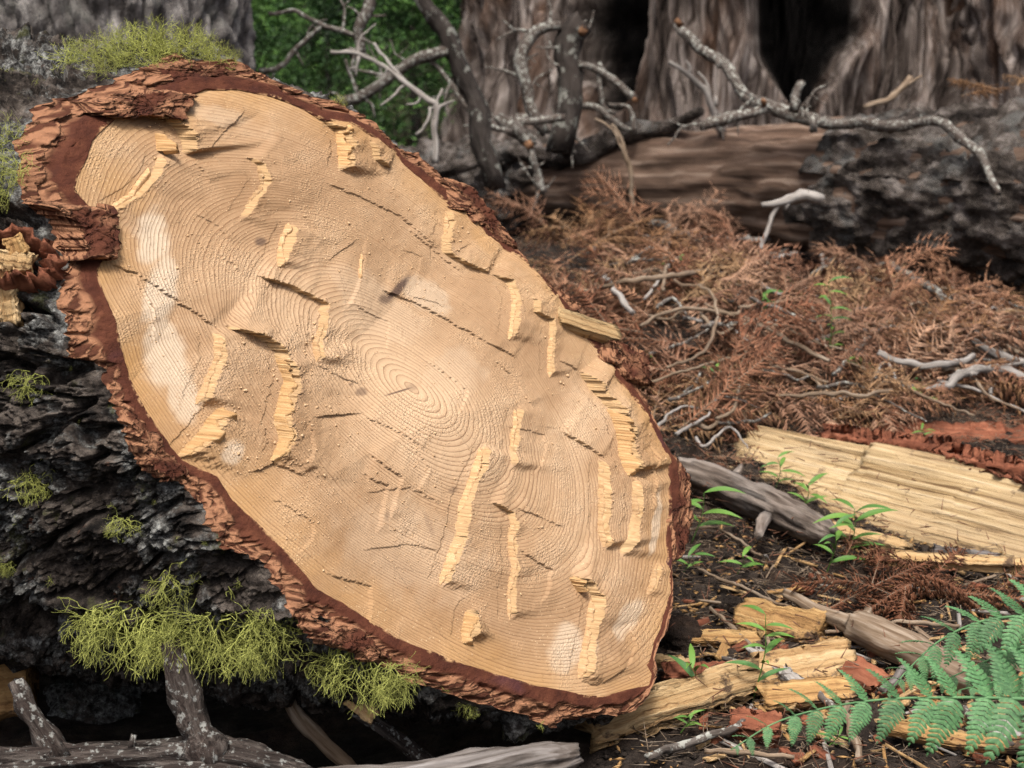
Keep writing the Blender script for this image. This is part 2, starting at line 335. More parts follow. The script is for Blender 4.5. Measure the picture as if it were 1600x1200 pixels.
# steps left by the saw: polyline (photo px, high side to the left of travel), height along the grain in px, run-out in px, torn roughness px
STEPS = [
 ([(228,182),(262,186),(282,200),(292,222),(297,244)], 30, 130, 3), ([(252,238),(243,272),(212,303),(160,332)], 18, 110, 2.5), ([(292,246),(318,268),(334,290)], 9, 70, 1),
 ([(380,244),(400,256),(409,285),(386,318),(370,346)], 16, 80, 3), ([(452,345),(436,385),(424,418)], 20, 100, 3), ([(572,372),(563,430),(541,472),(528,482)], 9, 110, 2),
 ([(498,190),(520,200),(532,222),(528,250),(522,268)], 32, 120, 4), ([(558,214),(576,248),(604,262)], 14, 70, 3), ([(702,324),(706,345),(698,372),(702,396),(728,412),(764,428)], 17, 130, 4),
 ([(764,428),(788,436),(796,470),(784,532)], 15, 120, 3), ([(812,458),(818,486),(846,498),(852,545),(857,592)], 12, 90, 3), ([(905,580),(948,632),(966,682),(972,742)], 36, 120, 5),
 ([(876,672),(912,694),(946,718)], 16, 130, 1.5), ([(938,712),(942,780),(947,862)], 19, 120, 3), ([(980,742),(984,800),(976,872)], 20, 110, 3), ([(1034,874),(1026,905),(1020,935)], 12, 60, 3),
 ([(156,408),(205,426),(252,458),(300,490),(330,512)], 11, 120, 1.5), ([(328,512),(334,560),(306,636)], 20, 110, 3), ([(346,632),(322,668),(286,718)], 32, 120, 4), ([(344,508),(394,524),(428,545),(446,592),(424,652),(432,690),(412,720)], 26, 130, 4),
 ([(392,430),(440,444),(504,474),(498,508),(480,568)], 15, 130, 2.5), ([(478,566),(530,590),(562,602)], 6, 80, 1.5), ([(598,452),(660,474),(716,508),(760,536),(803,560)], 11, 130, 1.5), ([(644,462),(690,474),(704,484)], 6, 60, 1),
 ([(500,284),(570,312),(630,338),(698,394)], 8, 90, 2), ([(300,330),(338,352),(362,384)], 6, 60, 1.5), ([(640,356),(690,392),(732,428)], 8, 90, 1.5), ([(806,628),(800,662),(798,700),(792,735)], 13, 110, 2.5),
 ([(752,690),(736,740),(718,795),(712,835),(686,920)], 20, 130, 4), ([(758,782),(796,800),(800,850),(796,905),(794,972)], 13, 120, 3), ([(796,792),(840,806),(884,826)], 7, 80, 2), ([(742,950),(727,956),(717,1004)], 25, 60, 3),
 ([(893,898),(918,912),(934,934),(922,992),(902,1066)], 23, 110, 4), ([(556,648),(600,668),(650,704)], 7, 80, 2), ([(505,410),(520,398),(560,372)], 5, 60, 1.5), ([(860,560),(905,580)], 8, 80, 1.5),
 ([(455,640),(470,690),(455,735)], 8, 70, 2), ([(380,740),(420,722),(470,745)], 6, 70, 3), ([(765,560),(800,590),(830,640)], 8, 110, 1), ([(880,480),(930,520),(975,575)], 12, 70, 2), ([(625,690),(660,730),(640,770)], 6, 80, 1.5),
 ([(560,770),(630,760),(690,790)], 5, 70, 2), ([(300,250),(345,205),(380,170)], 5, 120, 0.5), ([(560,860),(640,850),(690,862)], 5, 90, 1), ([(990,980),(1000,1010),(975,1050)], 6, 80, 1), ([(900,1062),(930,1070),(985,1040)], 6, 60, 1),
 ([(195,420),(225,470),(245,540)], 6, 100, 1), ([(770,370),(815,420),(850,470)], 8, 60, 1), ([(660,560),(720,610),(700,650)], 7, 120, 1), ([(1000,690),(1012,740),(1005,800)], 10, 60, 2), ([(330,392),(360,412),(380,440)], 5, 60, 2)]
_sr = random.Random(99)
for _ in range(8):                                        # lesser overlapping plates
    a_, r_ = _sr.uniform(0, 6.28), math.sqrt(_sr.random()); u_, v_ = 230 * r_ * math.cos(a_), 470 * r_ * math.sin(a_); x_, y_ = 600 + u_ * 0.83 + v_ * 0.56, 610 - u_ * 0.56 + v_ * 0.83
    w_, d_ = _sr.uniform(35, 85), _sr.uniform(12, 42); STEPS.append(([(x_ - w_, y_ - d_), (x_ - w_ * 0.4, y_ - d_ * 0.4 + _sr.uniform(-4, 4)), (x_, y_), (x_ - _sr.uniform(-2, 8), y_ + 25), (x_ - _sr.uniform(4, 26), y_ + _sr.uniform(45, 95))], _sr.uniform(3.5, 6), _sr.uniform(60, 120), _sr.choice((1.6, 2.6))))
from mathutils.geometry import delaunay_2d_cdt
_sx = np.random.default_rng(21); FPT = []
for _ in range(4000):                                      # corners of the flats, kept apart
    c = np.array((_sx.uniform(-0.72, 0.66), _sx.uniform(-0.68, 0.66)))
    if all((0.8 * (c - q)[0] - 0.6 * (c - q)[1]) ** 2 + 1.7 * (0.6 * (c - q)[0] + 0.8 * (c - q)[1]) ** 2 > 0.14 ** 2 for q in FPT): FPT.append(c)
FPT = np.array(FPT); FZ = _sx.normal(size=len(FPT)) * 0.0095
_r = delaunay_2d_cdt([Vector(q) for q in FPT], [], [], 0, 1e-6); FTRI = [tuple(t) for t in _r[2] if len(t) == 3]; FPT = np.array([tuple(v) for v in _r[0]]); FZ = FZ[[o[0] for o in _r[3]]]
FA = _sx.normal(size=len(FTRI))
def face_h(x, y, want_facet=False):
    """relief of the sawn face along the grain, metres"""
    x = np.asarray(x, float); y = np.asarray(y, float); h = np.zeros(x.shape)
    jx = pn(x * 95, y * 95, 0.3) + 0.8 * pn(x * 260, y * 260, 4.0); fid = np.zeros(x.shape, int)
    wx, wy = x + 0.003 * pn(x * 9, y * 9, 1.0), y + 0.003 * pn(x * 9, y * 9, 7.0)
    for q, (i0, i1, i2) in enumerate(FTRI):                 # flats left by the bar: plane facets meeting in creases
        A, B, C = FPT[i0], FPT[i1], FPT[i2]; lo, hi = np.minimum(np.minimum(A, B), C), np.maximum(np.maximum(A, B), C)
        sel = np.nonzero((wx >= lo[0]) & (wx <= hi[0]) & (wy >= lo[1]) & (wy <= hi[1]))
        if not len(sel[0]): continue
        den = (B[1] - C[1]) * (A[0] - C[0]) + (C[0] - B[0]) * (A[1] - C[1]); X_, Y_ = wx[sel], wy[sel]
        l0 = ((B[1] - C[1]) * (X_ - C[0]) + (C[0] - B[0]) * (Y_ - C[1])) / den; l1 = ((C[1] - A[1]) * (X_ - C[0]) + (A[0] - C[0]) * (Y_ - C[1])) / den; l2 = 1 - l0 - l1
        m = (l0 >= 0) & (l1 >= 0) & (l2 >= 0); ii = tuple(v[m] for v in sel); h[ii] = FZ[i0] * l0[m] + FZ[i1] * l1[m] + FZ[i2] * l2[m]; fid[ii] = q
    for poly, H, Lr, rg in STEPS:
        P = XYs(poly); H_, L_ = H * PX * (0.95 if rg >= 2.5 else 0.50), Lr * PX; rg = rg if rg >= 2.5 else rg + 1.4
        sel = (x > P[:, 0].min() - L_) & (x < P[:, 0].max() + L_) & (y > P[:, 1].min() - L_) & (y < P[:, 1].max() + L_)
        if not sel.any(): continue
        j = rg * 0.75 * PX * jx[sel]; X_, Y_ = x[sel] + j, y[sel] + j * 0.4; bd = np.full(X_.shape, 9.0); bs = np.zeros(X_.shape); bt = np.zeros(X_.shape)
        acc = 0.0
        for a, b in zip(P[:-1], P[1:]):
            e = b - a; le = np.hypot(*e); t = np.clip(((X_ - a[0]) * e[0] + (Y_ - a[1]) * e[1]) / le ** 2, 0, 1)
            dx, dy = X_ - a[0] - t * e[0], Y_ - a[1] - t * e[1]; d = np.hypot(dx, dy); m = d < bd - 1e-7
            bd = np.where(m, d, bd); bs = np.where(m, e[0] * dy - e[1] * dx, bs); bt = np.where(m, acc + t * le, bt); acc += le
        end = 16 * PX; w = sstep(0, 1, np.minimum(bt, acc - bt) / end)
        fall = np.clip(1 - bd / (L_ * (0.75 + 0.5 * pn(bt * 25, H, 0.2))), 0, 1) ** 1.15
        hh = H_ * w * (0.85 + 0.28 * pn(bt * 40, H * 1.0, 0.7) * min(rg, 3) / 3) * fall
        hh = np.where(bd < 5 * PX, hh * (1 + 0.13 * min(rg, 3) / 3 * pn(bt * 330, bd * 60, H * 1.3)), hh)
        h[sel] += np.where(bs > 0, hh, -0.12 * hh * (bd < 18 * PX))
    h += 0.0004 * fbm(x * 60, y * 60, 2.0, 2)
    rough = sstep(0.2, 0.5, pn(x * 7, y * 7, 9.0)); h += rough * 0.0005 * np.abs(pn(x * 210, y * 210, 0.0))
    return (h, fid) if want_facet else h
def axis_r(x, y):
    """distance from the pith, square to the grain"""
    d = P3(x, y, np.zeros(np.shape(x))) - P3(PITH[0], PITH[1], 0.0); d = d - (d @ AX)[..., None] * AX; return np.linalg.norm(d, axis=-1), d

# ---- material of the sawn wood
k = NT('sawn_wood', 0.72, 0.28)
ring = k.attr('ring', True); fr = k.math('FRACT', ring); p = k.attr('tc'); edge = k.attr('edge', True)
late = k.ramp(fr, [(0.0, 0.10), (0.08, 0.0), (0.45, 0.06), (0.78, 0.42), (0.93, 1.0), (1.0, 0.25)])
vis = k.math('MULTIPLY', k.ramp(k.noise(p, 3.0, 3, 0.5), [(0.3, 0.5), (0.6, 1.0)]), k.ramp(k.noise(k.math('MULTIPLY', k.math('FLOOR', ring), 0.71), 1.0, 2, 0.7), [(0.3, 0.35), (0.65, 1.0)]))
base = k.ramp(k.noise(p, 4.5, 6, 0.65), [(0.32, (0.265, 0.158, 0.080)), (0.5, (0.395, 0.256, 0.145)), (0.68, (0.53, 0.378, 0.24))])
base = k.mix(k.attr('pale', True), base, (0.58, 0.47, 0.345))
base = k.mix(k.math('MULTIPLY', k.ramp(k.noise(p, 7, 4, 0.6), [(0.3, 0.25), (0.7, 1.0)]), edge), base, (0.46, 0.262, 0.092))
base = k.mix(k.math('MULTIPLY', k.attr('heart', True), 0.75), base, (0.60, 0.43, 0.275))
base = k.mix(k.math('MULTIPLY', k.math('MULTIPLY', late, vis), 0.95), base, (0.155, 0.075, 0.032))
base = k.mix(k.math('MULTIPLY', k.attr('torn', True), 0.8), base, k.ramp(k.noise(k.math('MULTIPLY', ring, 3.0), 1.0, 2), [(0.3, (0.36, 0.21, 0.09)), (0.7, (0.60, 0.43, 0.23))]))
spk = k.ramp(k.noise(p, 160, 3, 0.6), [(0.30, 1.0), (0.40, 0.0)]); base = k.mix(k.math('MULTIPLY', spk, 0.35), base, (0.25, 0.13, 0.06))
dot = k.ramp(k.voro(p, 190, 'F1'), [(0.10, 1.0), (0.2, 0.0)]); base = k.mix(k.math('MULTIPLY', dot, k.ramp(k.noise(p, 10, 3), [(0.42, 0.0), (0.58, 0.6)])), base, (0.72, 0.55, 0.34))
base = k.mix(k.attr('stain', True), base, (0.075, 0.045, 0.035))
kerf = k.attr('kerf', True); wv = k.n('Math', operation='SINE'); k.set(wv.inputs[0], kerf)
hgt = k.math('ADD', k.math('MULTIPLY', wv.outputs[0], 0.07), k.math('MULTIPLY', late, 0.45))
hgt = k.math('ADD', hgt, k.math('MULTIPLY', k.noise(p, 260, 4, 0.7), 0.3))
nb = k.bump(hgt, 0.6, 0.0020)
nb = k.bump(k.math('MULTIPLY', k.voro(p, 330, 'F1'), k.ramp(k.noise(p, 9, 3), [(0.5, 0.0), (0.62, 1.0)])), 0.6, 0.003, nb)
MAT['sawn'] = k.done(base, nb)

log = empty('cut_log', P3(CTR[0], CTR[1], 0.0)); tag(log, 'huge freshly sawn log with slanted pale cut face and rough black bark', 'log')
# ---- the sawn face: dense sheet with the saw steps as real relief
st = 1.22 * PX; gx = np.arange(-0.66, 0.60, st); gy = np.arange(-0.62, 0.60, st); X, Y = np.meshgrid(gx, gy)
rr = np.hypot(X - CTR[0], Y - CTR[1]); th = np.arctan2(Y - CTR[1], X - CTR[0]); rw = rper(th, R_WOOD); ins = rr < rw + 0.004
idx = -np.ones(X.shape, int); idx[ins] = np.arange(ins.sum()); x, y = X[ins], Y[ins]
h, fid = face_h(x, y, True)
q = np.stack([idx[:-1, :-1], idx[:-1, 1:], idx[1:, 1:], idx[1:, :-1]], -1).reshape(-1, 4); q = q[(q >= 0).all(1)]
H2 = np.full(X.shape, np.nan); H2[ins] = h; jump = np.zeros(X.shape)
for ax in (0, 1):
    dd = np.abs(np.diff(H2, axis=ax)); dd = np.nan_to_num(dd); s0 = [slice(None)] * 2; s1 = [slice(None)] * 2; s0[ax] = slice(0, -1); s1[ax] = slice(1, None)
    jump[tuple(s0)] = np.maximum(jump[tuple(s0)], dd); jump[tuple(s1)] = np.maximum(jump[tuple(s1)], dd)
torn = sstep(0.006, 0.013, jump[ins])
r, dv = axis_r(x, y)
r = r * (1 + 0.03 * pn(x * 4, y * 4, 3.0)) + 0.0016 * fbm(x * 14, y * 14, 6.0, 3)
rt = np.linspace(0, 1.0, 4000); Nr = np.concatenate([[0], np.cumsum(1 / ((0.0052 + 0.0055 * np.exp(-rt / 0.09)) * (1 + 0.45 * pn(rt * 70, 0.5, 0.2) + 0.3 * pn(rt * 18, 0.5, 3.2))))])[:4000] * (rt[1] - rt[0])
ring = np.interp(r, rt, Nr)
def blob(lst, soft=1.0):
    o = np.zeros(x.shape)
    for (px, py, ax_, bx_, an, am) in lst:
        c = XY(px, py); dx, dy = x - c[0], y - c[1]; ca, sa = math.cos(math.radians(an)), math.sin(math.radians(an)); u, v = (ca * dx + sa * dy) / (ax_ * PX), (-sa * dx + ca * dy) / (bx_ * PX)
        dd = np.hypot(u, v) + 0.35 * fbm(x * 22, y * 22, px * 0.1, 3); o = np.maximum(o, am * (1 - sstep(1 - 0.35 * soft, 1 + 0.15 * soft, dd)))
    return o
pale = blob([(232,372,22,45,10,0.95),(243,450,20,60,0,0.95),(262,560,26,60,20,0.9),(290,620,16,42,20,0.8),(350,708,16,22,20,0.8),(678,462,45,26,-25,0.55),(700,590,60,40,40,0.35),(985,965,40,24,35,0.7),(892,1012,34,30,0,0.7),(1018,815,11,55,-5,0.8),(590,480,90,50,-30,0.3),(330,180,50,20,-10,0.35),(780,250,10,10,0,0.0),(640,860,120,60,-20,0.22)])
stain = blob([(632,450,9,34,-38,0.9),(612,468,16,10,0,0.7),(405,378,8,8,0,0.75),(560,612,9,7,0,0.55),(668,822,4,22,25,0.25),(598,805,4,9,0,0.35),(636,604,9,7,0,0.35),(612,612,26,1.8,18,0.85),(225,192,26,12,-10,0.5),(545,600,4,4,0,0.5),(240,500,5,4,0,0.4),(450,590,10,60,0,0.15),(706,765,8,5,0,0.4)], 1.4)
edge = np.clip(1 - (rper(np.arctan2(y - CTR[1], x - CTR[0]), R_WOOD) - np.hypot(x - CTR[0], y - CTR[1])) / 0.085, 0, 1) * (0.75 + 0.4 * fbm(x * 9, y * 9, 8.0, 3))
edge = np.clip(np.maximum(edge * 0.9, blob([(170,275,60,40,-40,0.7),(760,385,60,22,-42,0.8),(210,320,20,20,0,0.5),(330,165,60,22,-10,0.4)], 2.0)), 0, 1) * (1 - pale)
ang = 0.9 + 0.22 * FA[fid]; kerf = (np.sin(ang) * x + np.cos(ang) * y) * 1250 + 1.2 * pn(x * 30, y * 30, 5.0)
me = mesh_np('sawn_face', P3(x, y, h), q, None, MAT['sawn'], True, {'ring': ring, 'torn': torn, 'pale': pale, 'stain': stain, 'edge': edge, 'kerf': kerf, 'heart': np.exp(-(r / 0.16) ** 2), 'tc': np.stack([x, y, h * 0.3], -1)})
face = link('sawn_face', me, log)

# ---- torn fibre blocks standing on the steps
def fibre_strip(poly, w, wide, seed):
    """band of torn fibres: packed corrugated slats running with the grain, ragged at their outer end"""
    rng = np.random.default_rng(seed); P = XYs(poly); s = np.concatenate([[0], np.cumsum(np.hypot(*np.diff(P, axis=0).T))]); n = int(s[-1] / (1.1 * PX)) + 2; t = np.linspace(0, s[-1], n)
    c = np.stack([np.interp(t, s, P[:, 0]), np.interp(t, s, P[:, 1])], -1); e = np.gradient(c, axis=0); e /= np.linalg.norm(e, axis=1)[:, None]
    cut = np.concatenate([[0], np.cumsum(rng.uniform(0.3, 1.6, 600) * wide * 0.42 * PX)]); sl = np.searchsorted(cut, t, 'right') - 1; f = (t - cut[sl]) / (cut[sl + 1] - cut[sl])
    h0 = face_h(c[:, 0] + e[:, 1] * 4 * PX, c[:, 1] - e[:, 0] * 4 * PX); kk = np.ones(9) / 9; h0 = np.convolve(np.pad(h0, 4, 'edge'), kk, 'valid')
    ev = sstep(0, 0.12, np.minimum(t, s[-1] - t) / s[-1]); jl = rng.uniform(0.78, 1.15, 700)[sl] * (0.85 + 0.55 * pn(t * 32, seed * 1.7, 0.3)) + 0.12 * rng.normal(size=700)[sl // 5]; lf = rng.uniform(-1.0, 1.8, 700)[sl]
    L = w * PX * (0.85 if w > 24 else 0.62) * np.clip(jl, 0.25, 1.3) * (0.25 + 0.75 * ev) + 0.006; off = PX * (1.6 * (1 - np.abs(2 * f - 1) ** 3) + lf * 0.9 + 0.8) * (0.3 + 0.7 * ev)
    e3 = e[:, :1] * BX + e[:, 1:] * BY; e3 = e3 - (e3 @ AX)[:, None] * AX; e3 /= np.linalg.norm(e3, axis=1)[:, None]; n3 = np.cross(e3, AX); n3 *= np.sign(-(n3 @ FWD))[:, None]
    base = P3(c[:, 0], c[:, 1], h0 - 0.006); V = []; C = []
    for a_, o_ in ((0.0, -0.3), (0.15, 0.7), (0.5, 1.0), (0.85, 0.95), (1.0, 0.75), (1.0, -0.4), (0.93, -7.0)):
        oo = off * o_ if o_ > -5 else np.full(n, -9 * PX)
        V.append(base - AX * (L * a_)[:, None] + n3 * oo[:, None]); C.append(np.stack([-(L * a_), t, oo * 0.5], -1))
    V, C = np.array(V), np.array(C); i = np.arange(6)[:, None] * n + np.arange(n - 1)[None, :]
    mb = MB(); mb.add(V.reshape(-1, 3), np.stack([i, i + 1, i + n + 1, i + n], -1).reshape(-1, 4), None, C.reshape(-1, 3))
    return mb.build('splinter', MAT['torn_fibre' if w > 24 else 'torn_soft'], face, False)
for i, (poly, w, wide) in enumerate([([(246,208),(248,236)], 44, 9), ([(236,262),(205,306),(164,330)], 15, 9), ([(403,262),(408,290),(386,318)], 15, 9), ([(446,348),(434,388),(424,416)], 19, 9), ([(522,194),(528,262)], 30, 9),
     ([(584,250),(606,262)], 24, 8), ([(702,330),(702,392)], 15, 7), ([(790,440),(796,470),(784,530)], 15, 9), ([(850,504),(853,550),(857,590)], 10, 8), ([(948,640),(966,690),(972,742)], 36, 9), ([(940,722),(943,790),(946,856)], 17, 12),
     ([(984,752),(984,806)], 18, 18), ([(1032,878),(1022,930)], 12, 12), ([(333,520),(333,562),(308,632)], 20, 7), ([(342,636),(320,672),(288,716)], 34, 6), ([(430,556),(444,596),(424,652),(431,690),(412,718)], 27, 6),
     ([(500,500),(480,564)], 14, 9), ([(800,640),(798,700)], 12, 7), ([(744,700),(728,770),(716,800)], 16, 7), ([(714,836),(688,914)], 22, 8), ([(799,808),(797,900),(794,968)], 12, 11), ([(727,956),(717,1004)], 28, 10), ([(930,938),(922,992),(904,1060)], 22, 7), ([(892,902),(910,926)], 26, 9), ([(566,396),(560,436)], 7, 10)]):
    fibre_strip(poly, w, wide, 100 + i)

# ---- crumbs of sawdust clinging to the face
rng = np.random.default_rng(5); pts = []
for poly, H, Lr, rg in STEPS:
    P = XYs(poly); n = int(10 + 2.5 * H)
    for _ in range(n):
        s_ = rng.integers(0, len(P) - 1); c = P[s_] + (P[s_ + 1] - P[s_]) * rng.random(); pts.append(c + rng.normal(size=2) * 0.012)
for px, py, sx_, sy_, n in [(520,360,60,30,260),(580,290,70,35,260),(340,395,40,25,160),(450,560,45,30,120),(380,600,40,60,260),(470,640,50,50,260),(470,780,30,40,260),(530,560,40,20,60),(700,330,60,25,160),(830,470,30,25,90),(640,680,30,14,50),(820,820,30,14,80),(760,460,60,30,100),(360,720,50,20,160),(640,400,90,50,260),(700,800,60,90,140),(600,800,110,90,240),(330,330,60,60,120),(880,640,70,60,90)]:
    c = XY(px, py)
    for _ in range(int(n * 1.1)): pts.append(c + rng.normal(size=2) * (sx_ * PX, sy_ * PX) * 0.8)
pts = np.array(pts); rr = np.hypot(*(pts - CTR).T); pts = pts[rr < rper(np.arctan2(pts[:, 1] - CTR[1], pts[:, 0] - CTR[0]), R_WOOD) - 0.01]
hh = face_h(pts[:, 0], pts[:, 1]); mb = MB(); oc = np.array([(1, 0, 0), (-1, 0, 0), (0, 1, 0), (0, -1, 0), (0, 0, 1), (0, 0, -1)], float); of = [(0, 2, 4), (2, 1, 4), (1, 3, 4), (3, 0, 4), (2, 0, 5), (1, 2, 5), (3, 1, 5), (0, 3, 5)]
E1 = unit(BX); E2 = np.cross(NRM, E1)
for c, z in zip(pts, hh):
    s = rng.uniform(0.5, 1.3) * PX * (2.2 if rng.random() < 0.04 else 1.0); a = rng.normal(0.6, 0.5); ca, sa = math.cos(a), math.sin(a)
    v = oc * (s * rng.uniform(1, 1.7), s, s * 0.8) + rng.normal(size=(6, 3)) * s * 0.2; v = np.stack([v[:, 0] * ca - v[:, 1] * sa, v[:, 0] * sa + v[:, 1] * ca, v[:, 2]], -1)
    mb.add(P3(c[0], c[1], z) + NRM * s * 0.3 + v[:, :1] * E1 + v[:, 1:2] * E2 + v[:, 2:] * NRM, None, of)
tag(mb.build('sawdust_crumbs', MAT['crumb'], face, False), kind='stuff')

# ---- the ring of inner bark round the wood
k = NT('inner_bark', 0.85, 0.2); p = k.attr('tc'); t = k.attr('rimt', True)
c = k.ramp(k.noise(p, 30, 5, 0.65), [(0.3, (0.040, 0.012, 0.0075)), (0.5, (0.078, 0.024, 0.013)), (0.7, (0.125, 0.044, 0.023))])
rc = k.attr('rc'); wz = k.n('VectorMath', operation='ADD'); nz = k.n('TexNoise'); nz.inputs['Scale'].default_value = 28; nz.inputs['Detail'].default_value = 3; k.set(nz.inputs['Vector'], rc)
sc_ = k.n('VectorMath', operation='SCALE'); k.set(sc_.inputs[0], nz.outputs['Color']); sc_.inputs['Scale'].default_value = 0.022; k.set(wz.inputs[0], rc); k.set(wz.inputs[1], sc_.outputs[0])
lace = k.voro(k.map(wz.outputs[0], (22, 130, 1)), 1.0, 'DISTANCE_TO_EDGE')
lc = k.math('MULTIPLY', k.ramp(lace, [(0.07, 1.0), (0.22, 0.0)]), k.ramp(t, [(0.46, 0.0), (0.55, 0.95)]))
c = k.mix(k.ramp(t, [(0.4, 0.0), (0.6, 0.75)]), c, k.ramp(k.noise(p, 45, 4, 0.6), [(0.3, (0.045, 0.016, 0.009)), (0.7, (0.120, 0.045, 0.023))]))
c = k.mix(lc, c, (0.32, 0.16, 0.088))
pur = k.ramp(k.noise(p, 6, 4, 0.6), [(0.60, 0.0), (0.72, 0.55)]); c = k.mix(k.math('MULTIPLY', pur, k.ramp(t, [(0.3, 1.0), (0.5, 0.0)])), c, (0.075, 0.030, 0.045))
c = k.mix(k.math('MULTIPLY', k.ramp(t, [(0.02, 1.0), (0.09, 0.0)]), k.ramp(k.noise(p, 120, 3, 0.6), [(0.45, 0.0), (0.6, 0.9)])), c, (0.55, 0.34, 0.17))
nb = k.bump(k.noise(p, 130, 5, 0.7), 0.9, 0.004); nb = k.bump(lc, 0.8, 0.004, nb); MAT['rim'] = k.done(c, nb)
rng = np.random.default_rng(31); tt = np.linspace(0, 1, 44); T2, A2 = np.meshgrid(tt, TH, indexing='ij')
RW, RO = R_WOOD[None, :] - 0.001, R_OUT[None, :]; wid = np.clip((RO - RW) / 0.05, 0.05, 1.3)
R2 = RW + (RO - RW) * T2; X2, Y2 = CTR[0] + R2 * np.cos(A2), CTR[1] + R2 * np.sin(A2)
hb = face_h(CTR[0] + (R_WOOD - 0.003) * np.cos(TH), CTR[1] + (R_WOOD - 0.003) * np.sin(TH)); kk = np.ones(25) / 25; hb = np.convolve(np.concatenate([hb[-12:], hb, hb[:12]]), kk, 'valid')
f1, f2, cid = worley(X2 * 26, Y2 * 26, 2); _a, _b, fcid = worley(A2 * 9 + 40 + 0.7 * pn(X2 * 30, Y2 * 30, 1.0), (R_OUT[None, :] - R2) * 120 + 40 + 1.1 * pn(X2 * 45, Y2 * 45, 6.0), 5)
h2 = hb[None, :] * (1 - 0.6 * T2) + wid * (0.0025 + 0.005 * pn(X2 * 12, Y2 * 12, 2.0) * sstep(0.0, 0.5, T2) + 0.0026 * fbm(X2 * 90, Y2 * 90, 1.0, 4, 0.65) * (0.2 + 1.6 * T2 ** 2) - 0.008 * sstep(0.2, 0.0, f2 - f1) * sstep(0.3, 0.6, T2) - 0.010 * sstep(0.6, 1.0, T2) - 0.015 * np.random.default_rng(12).random(256)[fcid] * sstep(0.42, 0.60, T2 + 0.12 * pn(X2 * 30, Y2 * 30, 5.0))) - 0.005 * (1 - sstep(0.0, 0.06, T2))
R2p = P3(X2, Y2, h2); i = np.arange(43)[:, None] * NTH + np.arange(NTH)[None, :]; j = np.arange(43)[:, None] * NTH + (np.arange(NTH)[None, :] + 1) % NTH
Q = np.stack([i, i + NTH, j + NTH, j], -1).reshape(-1, 4)
link('inner_bark', mesh_np('inner_bark', R2p, Q, None, MAT['rim'], True, {'rimt': np.clip(T2 + 0.18 * pn(X2 * 16, Y2 * 16, 4.0), 0, 1).ravel(), 'rc': np.stack([A2 * 0.5, R2, h2 * 0.4], -1).reshape(-1, 3), 'tc': np.stack([X2, Y2, h2], -1).reshape(-1, 3)}), log)

# ---- rough outer bark
k = NT('outer_bark', 0.92, 0.2); p = k.attr('tc')
c = k.ramp(k.noise(p, 26, 6, 0.7), [(0.38, (0.006, 0.005, 0.0045)), (0.5, (0.042, 0.034, 0.029)), (0.66, (0.17, 0.145, 0.125))])
c = k.mix(k.ramp(k.noise(p, 9, 6, 0.7), [(0.49, 0.0), (0.56, 0.85)]), c, k.ramp(k.noise(p, 75, 5, 0.75), [(0.42, (0.02, 0.02, 0.02)), (0.53, (0.16, 0.165, 0.16)), (0.66, (0.46, 0.48, 0.46))]))
c = k.mix(k.ramp(k.noise(k.map(p, (1, 1, 1), (3, 1, 0)), 13, 6, 0.7), [(0.60, 0.0), (0.68, 0.6)]), c, (0.10, 0.11, 0.035))
c = k.mix(k.ramp(k.noise(k.map(p, (1, 1, 1), (7, 2, 0)), 17, 5, 0.7), [(0.64, 0.0), (0.70, 0.6)]), c, (0.16, 0.065, 0.035))
nb = k.bump(k.noise(p, 110, 6, 0.75), 1.0, 0.009); MAT['bark'] = k.done(c, nb)
outd = np.stack([np.cos(TH), np.sin(TH)], -1); dirs = P3(outd[:, 0], outd[:, 1], np.zeros(NTH)) - FACE_C; dirs = dirs - (dirs @ AX)[:, None] * AX; facing = -(dirs @ FWD) / np.linalg.norm(dirs, axis=1)
dens = 0.35 + 1.0 * sstep(-0.35, 0.1, facing); cum = np.concatenate([[0], np.cumsum(dens)]); NB = 980; tb = np.interp(np.linspace(0, cum[-1], NB, endpoint=False), cum, np.concatenate([TH, [np.pi]]))
ro = rper(tb, R_OUT); kk = np.ones(61) / 61; ros = np.convolve(np.concatenate([R_OUT[-30:], R_OUT, R_OUT[:30]]), kk, 'valid'); ros = rper(tb, ros)
hrim = rper(tb, h2[-1]); srow = np.concatenate([np.linspace(0, 0.10, 50, endpoint=False), np.linspace(0.10, 0.85, 250, endpoint=False), np.linspace(0.85, 3.2, 60)])
S, TB = np.meshgrid(srow, tb, indexing='ij'); bl = sstep(0.0, 0.16, S); RB = ro[None, :] * (1 - bl) + (ros[None, :] + 0.006) * bl
xb, yb = CTR[0] + RB * np.cos(TB), CTR[1] + RB * np.sin(TB); base = P3(xb, yb, np.broadcast_to(hrim[None, :], S.shape)); cen = P3(CTR[0], CTR[1], 0.0)
rad = base - cen; al = rad @ AX; rad = rad - al[..., None] * AX; rl = np.linalg.norm(rad, axis=-1, keepdims=True); rad /= rl
arc = np.concatenate([[0], np.cumsum(np.linalg.norm(np.diff(cen + rad[0] * rl[0], axis=0), axis=1))]); arc = np.broadcast_to(arc[None, :], S.shape)
sg = S + al                                                 # place along the log, measured square to it
wa, ws = arc + 0.03 * fbm(arc * 8, sg * 6, 0.0, 3), sg + 0.05 * fbm(arc * 8, sg * 6, 5.0, 3)
f1, f2, cid = worley(wa * 12, ws * 7.5, 1); g1, g2, gid = worley(wa * 44, ws * 30, 3); q1, q2, qid = worley(wa * 120, ws * 95, 9)
crk = sstep(0.0, 0.20, f2 - f1); crk2 = sstep(0.0, 0.22, g2 - g1)
jit = np.random.default_rng(8).random(256)
